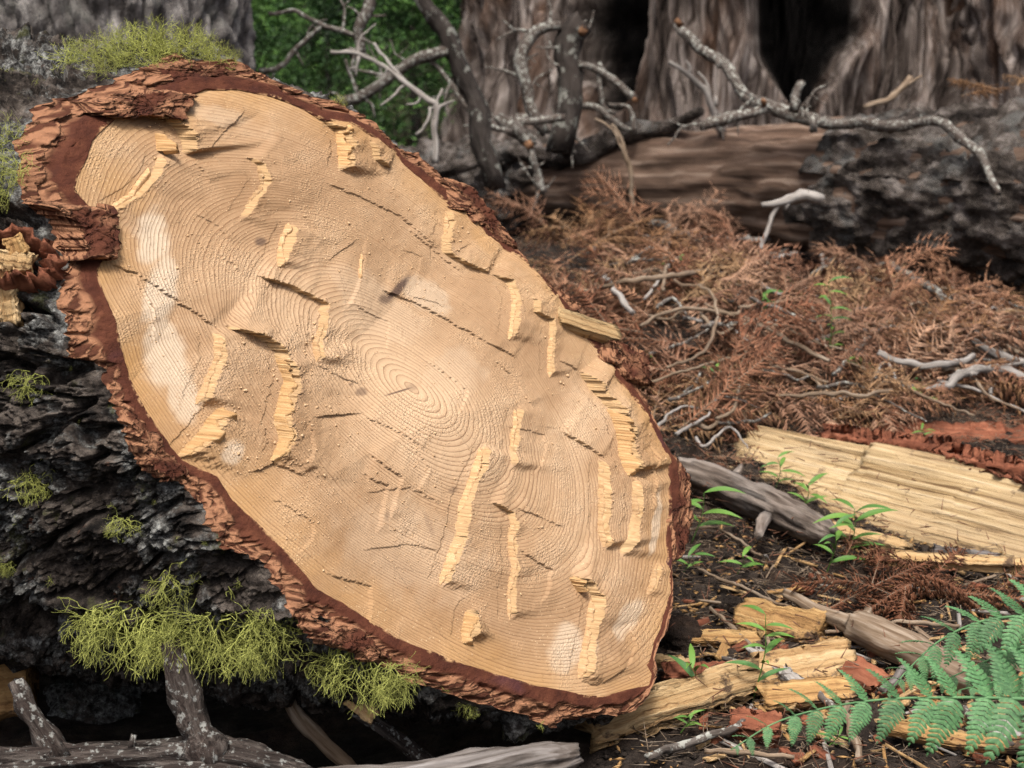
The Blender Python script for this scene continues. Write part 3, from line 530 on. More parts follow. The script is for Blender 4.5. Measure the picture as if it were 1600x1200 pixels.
D = 0.034 * crk * (0.6 + 0.6 * jit[cid]) + 0.012 * crk2 * (0.3 + jit[gid]) * (0.3 + crk) + 0.012 * fbm(arc * 11, sg * 5, 2.0, 3) + 0.010 * fbm(arc * 44, sg * 36, 4.0, 4, 0.70) + 0.005 * (0.5 - q1) * (0.4 + jit[qid])
D = (D - 0.030) * sstep(0.0, 0.05, S) + 0.004 * fbm(arc * 70, sg * 70, 1.0, 2) * sstep(0.0, 0.02, S)
VB = base + AX * S[..., None] + rad * (D + 0.05 * S * (S < 5))[..., None]
i = np.arange(len(srow) - 1)[:, None] * NB + np.arange(NB)[None, :]; j = np.arange(len(srow) - 1)[:, None] * NB + (np.arange(NB)[None, :] + 1) % NB
Q = np.stack([i, i + NB, j + NB, j], -1).reshape(-1, 4); n = len(srow) * NB
VB = np.vstack([VB.reshape(-1, 3), VB[-1].mean(0)]); tr = [(n, n - NB + (q + 1) % NB, n - NB + q) for q in range(NB)]
bark = link('bark', mesh_np('bark', VB, Q, tr, MAT['bark'], True, {'tc': VB}), log)
BARKV = VB[:-1].reshape(len(srow), NB, 3); BARKN = rad
def on_bark(px, py):
    """nearest bark point seen at a photo position"""
    V = BARKV.reshape(-1, 3) - CAM; d = V @ FWD; u = 800 + FPX * (V @ RIGHT) / d; v = 600 - FPX * (V @ UP) / d
    e = (u - px) ** 2 + (v - py) ** 2; m = np.where(e < max(30.0, e.min() * 1.5 + 2))[0]; b = m[np.argmin(d[m])]; return BARKV.reshape(-1, 3)[b], BARKN.reshape(-1, 3)[b]
# loose plates of red bark standing proud of the rim
def flake(poly, h0, t_, seed, name='bark_plate', mat='rim', parent=None):
    rng = np.random.default_rng(seed); P = XYs(poly); cen_ = P.mean(0); Q_ = []
    for a_, b_ in zip(P, np.roll(P, -1, 0)):
        m_ = max(2, int(np.hypot(*(b_ - a_)) / (2.5 * PX))); Q_ += [a_ + (b_ - a_) * u_ for u_ in np.linspace(0, 1, m_, endpoint=False)]
    Q_ = np.array(Q_); m_ = len(Q_); Q_ = Q_ + np.stack([pn(Q_[:, 0] * 60, Q_[:, 1] * 60, seed), pn(Q_[:, 0] * 60, Q_[:, 1] * 60, seed + 5.5)], -1) * 7 * PX + rng.normal(size=(m_, 2)) * 1.6 * PX
    V = []; T_ = []; C = []
    RG = [(1.08, -0.6), (1.04, 0.45), (0.97, 0.9)] + [(v_, 1.0) for v_ in np.linspace(0.9, 0.04, 20)]; nr_ = len(RG)
    for sc_, hz in RG:
        q_ = cen_ + (Q_ - cen_) * sc_; hh_ = h0 + t_ * hz + (0.25 * t_ * fbm(q_[:, 0] * 30, q_[:, 1] * 30, seed, 3) + 0.004 * fbm(q_[:, 0] * 110, q_[:, 1] * 110, seed, 3, 0.65)) * (hz > 0)
        V.append(P3(q_[:, 0], q_[:, 1], hh_)); T_.append(np.full(m_, 0.75 if hz < 0.95 else 0.5) + 0.25 * pn(q_[:, 0] * 20, q_[:, 1] * 20, seed)); C.append(np.stack([q_[:, 0], q_[:, 1], hh_ * 1.0], -1))
    i = np.arange(nr_ - 1)[:, None] * m_ + np.arange(m_)[None, :]; j = np.arange(nr_ - 1)[:, None] * m_ + (np.arange(m_)[None, :] + 1) % m_
    V = np.array(V).reshape(-1, 3); V = np.vstack([V, V[-m_:].mean(0)]); T_ = np.append(np.array(T_).ravel(), 0.5); C = np.array(C).reshape(-1, 3); C = np.vstack([C, C[-1]])
    return link(name, mesh_np(name, V, np.stack([i, i + m_, j + m_, j], -1).reshape(-1, 4), [(len(V) - 1, (nr_ - 1) * m_ + (q_ + 1) % m_, (nr_ - 1) * m_ + q_) for q_ in range(m_)], MAT[mat], True, {'rimt': np.clip(T_, 0, 1), 'rc': np.stack([np.arctan2(C[:, 1] - CTR[1], C[:, 0] - CTR[0]) * 0.5, np.hypot(C[:, 0] - CTR[0], C[:, 1] - CTR[1]) + C[:, 2], C[:, 2]], -1), 'tc': C}), parent)
for i, (poly, h_, t_) in enumerate([([(60,318),(158,322),(158,398),(112,402),(98,350)], 0.0, 0.035), ([(130,160),(232,140),(290,152),(272,188),(215,176),(150,182)], 0.0, 0.028), ([(692,280),(728,292),(772,345),(800,384),(770,372),(705,318)], 0.0, 0.014),
     ([(940,530),(985,548),(1003,602),(972,590),(935,556)], 0.004, 0.024), ([(838,432),(900,478),(880,490),(858,470)], 0.0, 0.012), ([(1046,712),(1072,735),(1074,838),(1056,872),(1044,800)], -0.006, 0.014), ([(238,112),(300,94),(325,104),(372,98),(400,118),(330,120),(260,135)], -0.012, 0.014),
     ([(480,968),(560,985),(612,1032),(570,1022),(510,1000)], -0.012, 0.016), ([(195,640),(250,700),(290,745),(262,748),(225,715)], -0.008, 0.014)]):
    flake(poly, h_, t_, 40 + i, parent=log)
# pale broken block at the rim, and the torn branch stub on the bark at the left
A_, B_ = P3(*XY(862, 500), 0.012), P3(*XY(952, 528), 0.012); o = chunk(np.linalg.norm(B_ - A_), 30 * PX, 26 * PX, 14, 20, 0.10, 0.08, seed=77).build('splinter', MAT['split_wood'], None); orient(o, A_, B_, NRM); o.parent = face; o.matrix_parent_inverse = wmat(face).inverted()
pb, nbk = on_bark(14, 420); stub = link('branch_stub', None, log)
mb = MB(); out = unit(nbk * 0.75 - AX * 0.3 + UP * 0.2)
ph = np.linspace(0, 2 * np.pi, 80, endpoint=False); e1 = unit(np.cross(out, AX)); e2 = np.cross(out, e1); V = []
for L_, r_ in ((-0.05, 0.080), (-0.02, 0.078), (0.005, 0.075), (0.025, 0.072), (0.042, 0.067), (0.040, 0.060), (0.02, 0.055), (-0.01, 0.052), (-0.035, 0.045), (-0.05, 0.02)):
    jj = RNG.normal(size=80) * 0.002
    V.append(pb + out * (L_ + jj + 0.02 * fbm(np.cos(ph) * 2.5, np.sin(ph) * 2.5, r_ * 20, 4, 0.7))[:, None] + (r_ + 0.014 * fbm(np.cos(ph) * 4, np.sin(ph) * 4, L_ * 30, 4, 0.7))[:, None] * (np.cos(ph)[:, None] * e1 * 0.62 + np.sin(ph)[:, None] * e2 * 1.05))
V = np.array(V).reshape(-1, 3); i = np.arange(9)[:, None] * 80 + np.arange(80)[None, :]; j = np.arange(9)[:, None] * 80 + (np.arange(80)[None, :] + 1) % 80
mb.add(V, np.stack([i, j, j + 80, i + 80], -1).reshape(-1, 4)).build('bark_collar', MAT['red_bark'], stub)
for q, (a, b, w, t_, m_) in enumerate([((-6,405),(46,412),26,16,'split_wood'),((12,430),(18,500),30,16,'split_wood'),((22,372),(30,395),30,10,'orange_chip')]):
    A_, B_ = (CAM + (W(*e, 1.0) - CAM) * (np.dot(pb + out * 0.03 - CAM, FWD)) for e in (a, b)); o = chunk(np.linalg.norm(B_ - A_), w * PX, t_ * PX, 24, 26, 0.10, 0.22, seed=90 + q, rough=0.30).build('splinter', MAT[m_], None); orient(o, A_, B_, nbk); o.parent = stub; o.matrix_parent_inverse = wmat(stub).inverted()

# ------------------------------------------------------------------ sticks and branches
def path(pts, d, ground=False, lift=0.0, rs_=1.0):
    """photo polyline with widths -> world polyline with radii; d is one distance or one per point"""
    out = []
    for i, q in enumerate(pts):
        dd = d[i] if isinstance(d, (list, tuple)) else d
        if ground: dd = ray_ground(q[0], q[1])[1] * 0.99
        p_ = W(q[0], q[1], dd); out.append((*(p_ + np.array((0, 0, lift))), q[2] * rs_ * dd / FPX))
    return np.array(out)
def limb(mb, P, step=0.02, sides=9, rough=0.22, kink=0.3, seed=0.0, rs=60.0, jag=0.6):
    C = catmull(P, step); return tube(mb, C[:, :3], np.maximum(C[:, 3], 0.0004), sides, rough, True, rs, seed, jag, kink * float(C[:, 3].mean()), 0.22 if sides >= 20 else 1.0)
SEED = [0.0]
def branch(name, label, main, d, mat, twigs=(), cuts=(), cat='branch', group=None, ground=False, sides=10, rough=0.35, kink=0.65, lift=0.0, twig_mat=None, auto=0):
    ar = random.Random(len(label) * 7 + len(main)); twigs = list(twigs); src = [main] + [t_ for t_ in twigs if len(t_) > 3]
    for _ in range(auto):
        L_ = ar.choice(src); i_ = ar.randrange(len(L_) - 1); u_ = ar.random(); x_, y_ = (L_[i_][k_] + (L_[i_ + 1][k_] - L_[i_][k_]) * u_ for k_ in (0, 1)); a_ = ar.uniform(0, 6.28); l_ = ar.uniform(18, 75); b_ = a_ + ar.uniform(-0.9, 0.9); r_ = ar.uniform(1.3, 2.6)
        m_ = (x_ + 0.5 * l_ * math.cos(a_), y_ + 0.5 * l_ * math.sin(a_)); twigs.append([(x_, y_, r_ * 1.3), (*m_, r_), (m_[0] + 0.5 * l_ * math.cos(b_), m_[1] + 0.5 * l_ * math.sin(b_), r_ * 0.5)])
        if ar.random() < 0.5: twigs.append([(*m_, r_ * 0.8), (m_[0] + 0.4 * l_ * math.cos(b_ + 1.2), m_[1] + 0.4 * l_ * math.sin(b_ + 1.2), r_ * 0.4)])
    SEED[0] += 3.7; P = path(main, d, ground, lift); step = max(0.008, float(np.median(P[:, 3])) * 1.2) if sides < 20 else max(0.005, float(np.median(P[:, 3])) * 0.25)
    if not twigs and not cuts:
        o = limb(MB(), P, step, sides, rough, kink, SEED[0]).build(name, MAT[mat]); return tag(o, label, cat, group)
    t = empty(name, P[0, :3]); tag(t, label, cat, group); limb(MB(), P, step, sides, rough, kink, SEED[0]).build('limb', MAT[mat], t)
    for q in twigs:
        dd = d if not isinstance(d, (list, tuple)) else float(np.mean(d)); T_ = path(q, dd, ground, lift); SEED[0] += 1.3
        limb(MB(), T_, max(0.006, float(np.median(T_[:, 3])) * 1.5), 8, rough, kink, SEED[0]).build('twig', MAT[twig_mat or mat], t)
    for px, py, ex, ey, r_ in cuts:
        dd = (d if not isinstance(d, (list, tuple)) else float(np.mean(d))); p_ = W(px, py, dd - 0.01); e_ = W(px + ex * 0.7, py + ey * 0.7, dd - 0.03); rr_ = r_ * dd / FPX
        tube(MB(), np.array([p_, p_ + 0.6 * (e_ - p_), e_]), [rr_ * 0.9, rr_ * 0.85, rr_ * 0.7], 12, 0.3, True, 80, SEED[0], 0.5).build('cut_end', MAT['cut_end'], t)
    return t

# ---- old standing trunk behind the log at the left
def trunk_mesh(name, cx, cy, R0, z0, z1, mat, flute, nth=420, nz=150, flare=0.3, cav=None, lean=(0, 0), front=None):
    ph = np.linspace(-np.pi, np.pi, nth, endpoint=False); zz = np.linspace(0, 1, nz) ** 1.25 * (z1 - z0) + z0; Z_, F_ = np.meshgrid(zz, ph, indexing='ij')
    hgt = Z_ - z0; r_ = R0 * (1 + flare * np.exp(-hgt / 0.55)); arc_ = F_ * R0; D_ = flute(arc_, Z_, F_); ch = np.zeros(Z_.shape)
    if cav is not None: cd, ch = cav(F_, Z_); D_ = D_ - cd
    r_ = r_ + D_; X_ = cx + r_ * np.sin(F_) + lean[0] * hgt; Y_ = cy - r_ * np.cos(F_) + lean[1] * hgt
    V = np.stack([X_, Y_, Z_], -1).reshape(-1, 3); i = np.arange(nz - 1)[:, None] * nth + np.arange(nth)[None, :]; j = np.arange(nz - 1)[:, None] * nth + (np.arange(nth)[None, :] + 1) % nth
    V = np.vstack([V, [[cx + lean[0] * (z1 - z0), cy, z1]]]); n_ = len(V) - 1; tr = [(n_, n_ - nth + q, n_ - nth + (q + 1) % nth) for q in range(nth)]
    tc = np.vstack([np.stack([Z_, arc_ + 0.10 * fbm(arc_ * 2, Z_ * 1.2, 4.0, 3), D_], -1).reshape(-1, 3), [[z1, 0, 0]]])
    return mesh_np(name, V, np.stack([i, j, j + nth, i + nth], -1).reshape(-1, 4), tr, mat, True, {'tc': tc, 'char': np.append(ch.ravel(), 0)})
k = NT('tree_bark', 0.95, 0.15); p = k.attr('tc')
c = k.ramp(k.noise(k.map(p, (6, 22, 8)), 1.0, 6, 0.7), [(0.3, (0.05, 0.045, 0.043)), (0.5, (0.18, 0.168, 0.162)), (0.7, (0.40, 0.385, 0.37))])
c = k.mix(k.ramp(k.noise(p, 7, 5, 0.7), [(0.55, 0.0), (0.65, 0.4)]), c, (0.19, 0.20, 0.18)); MAT['tree_bark'] = k.done(c, k.bump(k.noise(k.map(p, (30, 70, 30)), 1.0, 5, 0.7), 1.0, 0.02))
def bark_flute(a_, z_, f_):
    f1_, f2_, c_ = worley((a_ + 0.03 * fbm(a_ * 6, z_ * 4, 0, 3)) * 15 + 40, z_ * 2.6 + 9, 6); return 0.035 * sstep(0, 0.3, f2_ - f1_) + 0.020 * fbm(a_ * 26, z_ * 10, 1.0, 4, 0.65)
tp = W(108, 40, 5.2); tr_ = empty('standing_tree', (tp[0], tp[1], float(terrain(tp[0], tp[1]))))
tag(tr_, 'thick standing tree with furrowed grey bark behind the mossy log', 'tree'); zt = tr_.location.z
link('trunk', trunk_mesh('trunk', tp[0], tp[1] + 0.5, 0.47, zt - 0.3, 4.5, MAT['tree_bark'], bark_flute, 400, 260, 0.25), tr_)

# ---- huge weathered trunk at the back, with burnt hollows
k = NT('weathered_wood', 0.95, 0.04); p = k.attr('tc')
f = k.noise(k.map(p, (1.3, 20, 5)), 1.0, 8, 0.72, 0.8)
c = k.ramp(f, [(0.36, (0.012, 0.0095, 0.0085)), (0.45, (0.085, 0.068, 0.060)), (0.54, (0.21, 0.178, 0.160)), (0.68, (0.50, 0.455, 0.43))])
c = k.mix(k.ramp(k.noise(k.map(p, (1.0, 4.0, 2)), 1.0, 4, 0.6), [(0.5, 0.0), (0.65, 0.6)]), c, k.ramp(f, [(0.3, (0.03, 0.016, 0.010)), (0.7, (0.20, 0.105, 0.062))]))
c = k.mix(k.attr('char', True), c, k.ramp(k.noise(k.map(p, (6, 40, 10)), 1.0, 4), [(0.35, (0.0015, 0.0015, 0.0015)), (0.7, (0.009, 0.008, 0.008))]))
MAT['weathered'] = k.done(c, k.bump(f, 1.0, 0.04))
def flute1(a_, z_, f_):
    w_ = a_ + 0.09 * fbm(a_ * 1.5, z_ * 0.9, 0.0, 3); n1 = pn(w_ * 3.2, z_ * 0.35, 1.0); n2 = pn(w_ * 8.5, z_ * 0.9, 4.0); n3 = pn(w_ * 24, z_ * 2.0, 7.0)
    n4 = pn(w_ * 46, z_ * 2.6, 9.0); return 0.34 * (0.35 - np.abs(n1)) + 0.17 * (0.3 - np.abs(n2)) + 0.10 * (0.3 - np.abs(n3)) + 0.045 * (0.3 - np.abs(n4))
def cav1(F_, Z_):
    a_ = F_ * 2.0; wig = 0.06 * fbm(Z_ * 2.5, a_ * 0.3, 3.0, 3)
    m1 = (1 - sstep(0.6, 1.0, np.abs(a_ + 1.33 + wig) / (0.10 + 0.17 * sstep(0.55, 1.1, Z_)))) * sstep(0.5, 0.85, Z_)
    m2 = (1 - sstep(0.6, 1.0, np.abs(a_ + 0.12 + wig) / (0.03 + 0.33 * sstep(0.62, 1.25, Z_)))) * sstep(0.55, 0.8, Z_)
    return 0.9 * np.maximum(m1, m2), np.clip(np.maximum(m1, m2) * 2.2 + 0.45 * sstep(0.1, 0.6, pn(a_ * 3, Z_ * 0.6, 8.0)) * (np.abs(a_ + 0.7) < 1.1), 0, 1)
gx_, gy_ = 1.80, 8.80; gt = empty('giant_stump', (gx_, gy_, float(terrain(gx_, gy_))))
tag(gt, 'huge weathered grey brown trunk base with burnt black hollows', 'tree'); link('trunk', trunk_mesh('trunk', gx_, gy_, 2.06, 0.0, 4.2, MAT['weathered'], flute1, 1500, 200, 0.12, cav1, (0.03, 0)), gt)
def flute2(a_, z_, f_):
    w_ = a_ + 0.22 * fbm(a_ * 2.6 + 7, z_ * 2.4, 2.0, 3); return 0.16 * (0.35 - np.abs(pn(w_ * 4.5, z_ * 0.8, 1.5))) + 0.07 * (0.3 - np.abs(pn(w_ * 13, z_ * 1.7, 6.0)))
bx_, by_ = 3.42, 7.15; bt_ = empty('buttress_trunk', (bx_, by_, float(terrain(bx_, by_))))
tag(bt_, 'twisted brown trunk with curly grain at the upper right corner', 'tree'); link('trunk', trunk_mesh('trunk', bx_, by_, 0.80, 0.0, 3.6, MAT['weathered'], flute2, 420, 150, 0.10, None, (-0.06, 0)), bt_)

# ---- leafy trees in the clearing behind
k = NT('leaf', 0.6, 0.3); c = k.ramp(k.noise(k.obj(), 1.3, 3), [(0.38, (0.008, 0.026, 0.008)), (0.5, (0.035, 0.095, 0.024)), (0.66, (0.13, 0.27, 0.055))]); k.b.inputs['Transmission Weight'].default_value = 0.0
MAT['leaf'] = k.done(k.mix(0.5, c, k.mix(1.0, c, k.ramp(k.rnd(), [(0, 0.5), (1, 1.4)]), 'MULTIPLY')))
def crown_mesh(seed, H, Rr, nclump, per, ls):
    rng = np.random.default_rng(seed); cen_ = []
    for _ in range(nclump):
        u_ = rng.random() ** 0.8; a_ = rng.uniform(0, 2 * np.pi); r_ = Rr * (1.05 - u_) ** 0.7 * math.sqrt(rng.random()); cen_.append((r_ * math.cos(a_), r_ * math.sin(a_), 0.25 + u_ * H))
    c_ = np.repeat(np.array(cen_), per, 0); n_ = len(c_); c_ = c_ + rng.normal(size=(n_, 3)) * (0.20, 0.20, 0.11)
    a_ = rng.normal(size=(n_, 3)); a_ /= np.linalg.norm(a_, axis=1)[:, None]; b_ = np.cross(a_, rng.normal(size=(n_, 3))); b_ /= np.linalg.norm(b_, axis=1)[:, None]; s_ = ls * rng.uniform(0.6, 1.4, (n_, 1))
    V = np.stack([c_ - a_ * s_, c_ + b_ * s_ * 0.45 + a_ * s_ * 0.1, c_ + a_ * s_ * 1.1, c_ - b_ * s_ * 0.45 + a_ * s_ * 0.1], 1).reshape(-1, 3)
    return mesh_np('crown', V, np.arange(n_ * 4).reshape(-1, 4), None, MAT['leaf'], False, {'tc': V})
crowns = [crown_mesh(s_, 4.5, 1.5, 260, 34, 0.042) for s_ in (1, 2, 3)]
tmb = MB(); tube(tmb, np.array([(0, 0, -0.3), (0.03, 0, 1.0), (-0.02, 0.04, 2.5), (0.02, 0, 4.6)]), [0.11, 0.09, 0.06, 0.015], 10, 0.2, True, 10); leaf_trunk = tmb.mesh('trunk', MAT['dark_bark_stick'])
for i, (tx, ty, sc_, lb) in enumerate([(-3.3, 11.6, 1.1, 'blurred bright green tree just right of the grey standing trunk'), (-1.9, 12.4, 1.1, 'blurred green tree behind the bare twigs above the log'), (-0.5, 13.2, 1.15, 'blurred dark green tree beside the left edge of the giant stump'), (-5.0, 13.5, 1.3, 'dark green tree farther back behind the standing trunk'),
      (-2.7, 15.6, 1.5, 'deep green tree farthest back in the gap between trunks'), (-0.9, 16.6, 1.5, 'shaded green tree at the back beside the giant stump'), (-6.5, 9.5, 1.2, 'green tree out to the left behind the standing trunk'), (6.4, 11.0, 1.3, 'green tree out to the right behind the twisted trunk')]):
    t = empty('leafy_tree', (tx, ty, float(terrain(tx, ty)) - 0.1)); t.rotation_euler.z = i * 1.9; t.scale = (sc_,) * 3; tag(t, lb, 'tree', 'green trees behind the clearing')
    for nm, me_ in (('trunk', leaf_trunk), ('crown', crowns[i % 3])): o = bpy.data.objects.new(nm, me_); COL.objects.link(o); o.parent = t

for i, (tx, ty, sc_, lb) in enumerate([(-2.5, 7.6, 0.32, 'blurred green shrub right beside the grey standing trunk'), (-1.9, 8.6, 0.36, 'blurred green shrub behind the grey lichened twigs'), (-1.25, 8.2, 0.32, 'blurred green shrub left of the dark leaning branch'), (-0.7, 8.9, 0.36, 'blurred green shrub behind the dark leaning branch'), (-0.25, 9.6, 0.34, 'blurred green shrub tucked against the giant stump'), (-1.6, 9.9, 0.45, 'taller blurred green shrub at the middle of the gap')]):
    t = empty('leafy_shrub', (tx, ty, float(terrain(tx, ty)) - 0.15)); t.rotation_euler.z = i * 2.3; t.scale = (sc_ * 1.2, sc_ * 1.2, sc_ * 0.9); tag(t, lb, 'shrub', 'green shrubs behind the clearing')
    for nm, me_ in (('stem', leaf_trunk), ('crown', crowns[i % 3])): o = bpy.data.objects.new(nm, me_); COL.objects.link(o); o.parent = t
# ---- fallen log across the middle distance
lt = empty('fallen_log', W(1290, 420, 6.6)); tag(lt, 'old fallen log lying across the back, bare brown wood and dark bark', 'log')
axp = np.array([(*W(640, 300, 8.3), 0.19), (*W(900, 290, 7.55), 0.215), (*W(1100, 290, 7.05), 0.25), (*W(1300, 296, 6.6), 0.285), (*W(1600, 318, 6.0), 0.34), (*W(1900, 345, 5.5), 0.36)])
C_ = catmull(axp, 0.022); tube(MB(), C_[:, :3], C_[:, 3] * 0.97, 90, 0.10, True, 7.0, 3.0, 0.1).build('bare_wood', MAT['brown_log'], lt)
k = NT('old_bark', 0.95, 0.15); p = k.attr('tc')
c = k.ramp(k.noise(p, 11, 6, 0.72), [(0.34, (0.018, 0.015, 0.013)), (0.5, (0.095, 0.080, 0.070)), (0.66, (0.30, 0.27, 0.25))]); c = k.mix(k.ramp(k.noise(p, 5, 5, 0.7), [(0.53, 0.0), (0.62, 0.6)]), c, (0.20, 0.205, 0.20)); MAT['old_bark'] = k.done(c, k.bump(k.noise(p, 45, 6, 0.75), 1.0, 0.03))
def bark_sleeve(P, R, sides, ang0, ang1, amp, thick, seed):
    T_, N_, B_ = frames(P); n_ = len(P); ph_ = np.linspace(ang0, ang1, sides); s_ = np.concatenate([[0], np.cumsum(np.linalg.norm(np.diff(P, axis=0), axis=1))]); S_, F_ = np.meshgrid(s_, ph_, indexing='ij'); A_ = F_ * R[:, None]
    f1_, f2_, c_ = worley((A_ + 0.03 * fbm(A_ * 7, S_ * 7, seed, 3)) * 11 + 30, S_ * 8 + 20, 4); D_ = 0.35 * amp * sstep(0, 0.3, f2_ - f1_) + amp * 1.5 * fbm(A_ * 9, S_ * 7, seed, 5, 0.62)
    end = 0.22 * fbm(A_ * 4, np.zeros_like(A_), seed, 4); fade = sstep(0.0, 0.05, S_ - 0.12 - end)
    r_ = (R[:, None] * 0.93 + (thick + R[:, None] * 0.07) * fade + D_ * fade)
    V = P[:, None] + r_[..., None] * (np.cos(F_)[..., None] * N_[:, None] + np.sin(F_)[..., None] * B_[:, None]); i = np.arange(n_ - 1)[:, None] * sides + np.arange(sides - 1)[None, :]
    return V.reshape(-1, 3), np.stack([i, i + 1, i + sides + 1, i + sides], -1).reshape(-1, 4)
m_ = np.argmin(np.abs(800 + FPX * (C_[:, :3] - CAM) @ RIGHT / ((C_[:, :3] - CAM) @ FWD) - 1275)); V, Q = bark_sleeve(C_[m_:, :3], C_[m_:, 3], 300, 0, 2 * np.pi, 0.026, 0.006, 2.0)
link('bark', mesh_np('bark', V, Q, None, MAT['old_bark'], True, {'tc': V}), lt)
m2 = np.argmin(np.abs(800 + FPX * (C_[:, :3] - CAM) @ RIGHT / ((C_[:, :3] - CAM) @ FWD) - 885)); V, Q = bark_sleeve(C_[:m2, :3][::-1].copy(), C_[:m2, 3][::-1].copy(), 160, 0, 2 * np.pi, 0.035, 0.03, 5.0)
link('bark', mesh_np('bark', V, Q, None, MAT['old_bark'], True, {'tc': V}), lt)
# slab of bark lying along it
P = path([(690,262,12),(780,250,16),(870,238,20),(960,224,20),(1040,205,14),(1092,186,8)], [7.6,7.5,7.35,7.2,7.0,6.9]); mb = MB(); C2 = catmull(P, 0.02); tube(mb, C2[:, :3], C2[:, 3] * 0.8, 18, 0.5, True, 18, 5.0, 0.8, 0.03)
tag(mb.build('bark_slab', MAT['old_bark']), 'long ragged slab of dark bark lying on the left end of the fallen log', 'bark')

# ---- dead branches
branch('dead_branch', 'thick dark leaning branch with pale side limb in front of the green trees', [(640,-30,11),(668,20,13),(690,48,14),(705,85,15),(725,130,16),(745,180,16),(765,245,17),(775,290,16)], 6.6, 'dark_limb',
  [[(700,75,9),(660,92,10),(620,116,9),(575,140,9),(530,160,9)], [(665,92,3.5),(690,108,3.5),(716,150,3.5),(740,182,3.5),(751,226,3)], [(560,145,3),(545,112,3),(540,95,2)], [(742,178,5),(770,200,5),(800,205,4)]], twig_mat='lichen_stick', auto=16)
branch('dead_branch', 'grey lichen crusted twig branch at the top centre before the green trees', [(588,-30,8),(572,20,9),(562,48,9),(565,78,9),(548,84,8)], 6.2, 'lichen_stick', [[(420,22,3),(462,17,3.5),(500,38,4),(556,54,4.5)], [(500,40,4),(466,72,4),(442,104,4.5),(406,112,4)], [(560,75,4),(552,100,3),(556,112,2)]], auto=8)
branch('dead_branch', 'thin bent grey twig reaching down to the fallen log left end', [(520,82,3),(580,92,3.5),(630,124,4),(668,160,5),(680,172,5),(678,252,5)], 6.0, 'pale_stick', [[(585,70,2.5),(608,98,3),(632,126,3)], [(672,168,3),(668,190,2.5),(650,212,2)], [(690,140,2),(676,170,2.5)], [(635,128,2.5),(612,152,2),(595,165,1.5)]], auto=6)
branch('dead_branch', 'dark upright broken limb with orange cut end before the giant stump', [(905,48,19),(888,70,21),(884,120,20),(878,170,19),(872,245,20)], 7.0, 'dark_limb', [[(872,36,7),(838,46,10),(815,92,11),(822,130,10),(832,172,9),(850,210,9)], [(902,104,5),(945,116,6),(992,156,6)], [(945,116,4),(936,100,3)], [(880,180,6),(850,188,6),(808,182,6)], [(884,165,6),(930,170,5),(985,205,5)], [(935,108,3),(942,165,3.5),(960,175,3)], [(950,165,3),(985,170,3),(990,205,4)]], [(908,48,5,-2,9), (990,155,5,3,5)], twig_mat='lichen_stick', auto=20)
branch('dead_branch', 'short grey stub with orange broken tip poking over the bark slab', [(776,180,7),(792,192,12),(810,206,11),(826,226,9)], 6.7, 'lichen_stick', [[(800,188,6),(850,185,6),(880,182,6)], [(832,236,5),(838,262,6),(842,290,8),(850,300,6)]], [(825,224,6,9,8)], auto=8)
branch('dead_branch', 'long pale lichened branch lying on top of the fallen log', [(1060,36,6),(1085,70,8),(1112,86,9),(1150,122,9),(1172,152,9),(1196,166,11),(1240,176,12),(1272,186,11),(1330,190,9),(1400,196,9),(1450,190,8),(1490,206,8),(1528,236,7),(1545,272,6),(1560,296,5)], [6.7,6.6,6.6,6.5,6.45,6.4,6.35,6.3,6.2,6.0,5.9,5.8,5.7,5.65,5.6], 'lichen_stick',
  [[(1196,166,8),(1150,178,9),(1130,188,9),(1090,198,8)], [(1242,174,8),(1244,150,7),(1252,128,6)], [(1268,186,7),(1270,204,6)], [(1462,195,3),(1472,180,2.5)], [(1560,296,4),(1548,304,4),(1540,312,3)], [(1562,292,4),(1574,298,3)], [(1120,90,4),(1124,104,3)]], [(1062,38,-6,-8,6), (1194,162,-2,-8,5)], auto=14)
branch('dead_branch', 'slim silvery bent twig standing beside the fallen log', [(1048,98,3),(1080,124,4),(1104,142,5),(1114,168,5),(1130,205,7)], 6.75, 'pale_stick', [[(1116,165,4),(1117,150,3)]], auto=3)
branch('dead_branch', 'small grey snag lying on the fallen log near its bark', [(1350,168,4),(1385,155,5),(1410,136,5),(1420,124,4)], 6.35, 'dry_stick', [[(1400,142,3),(1440,118,1.5)]])
branch('dead_branch', 'thin dark twig hanging across the bare fallen log', [(956,196,2),(968,215,3),(980,252,4),(986,290,4),(990,325,3)], 6.5, 'dry_stick', [[(975,240,2),(955,200,2),(930,186,2)]])
branch('dead_branch', 'frosty grey lichened spray twig before the bark of the fallen log', [(1185,402,3),(1198,360,3.5),(1212,330,4),(1216,318,3)], 5.3, 'pale_stick', [[(1188,320,4),(1216,318,6),(1240,312,8),(1262,304,9),(1286,306,8)], [(1230,316,4),(1226,326,3)], [(1262,304,5),(1275,316,5)]])

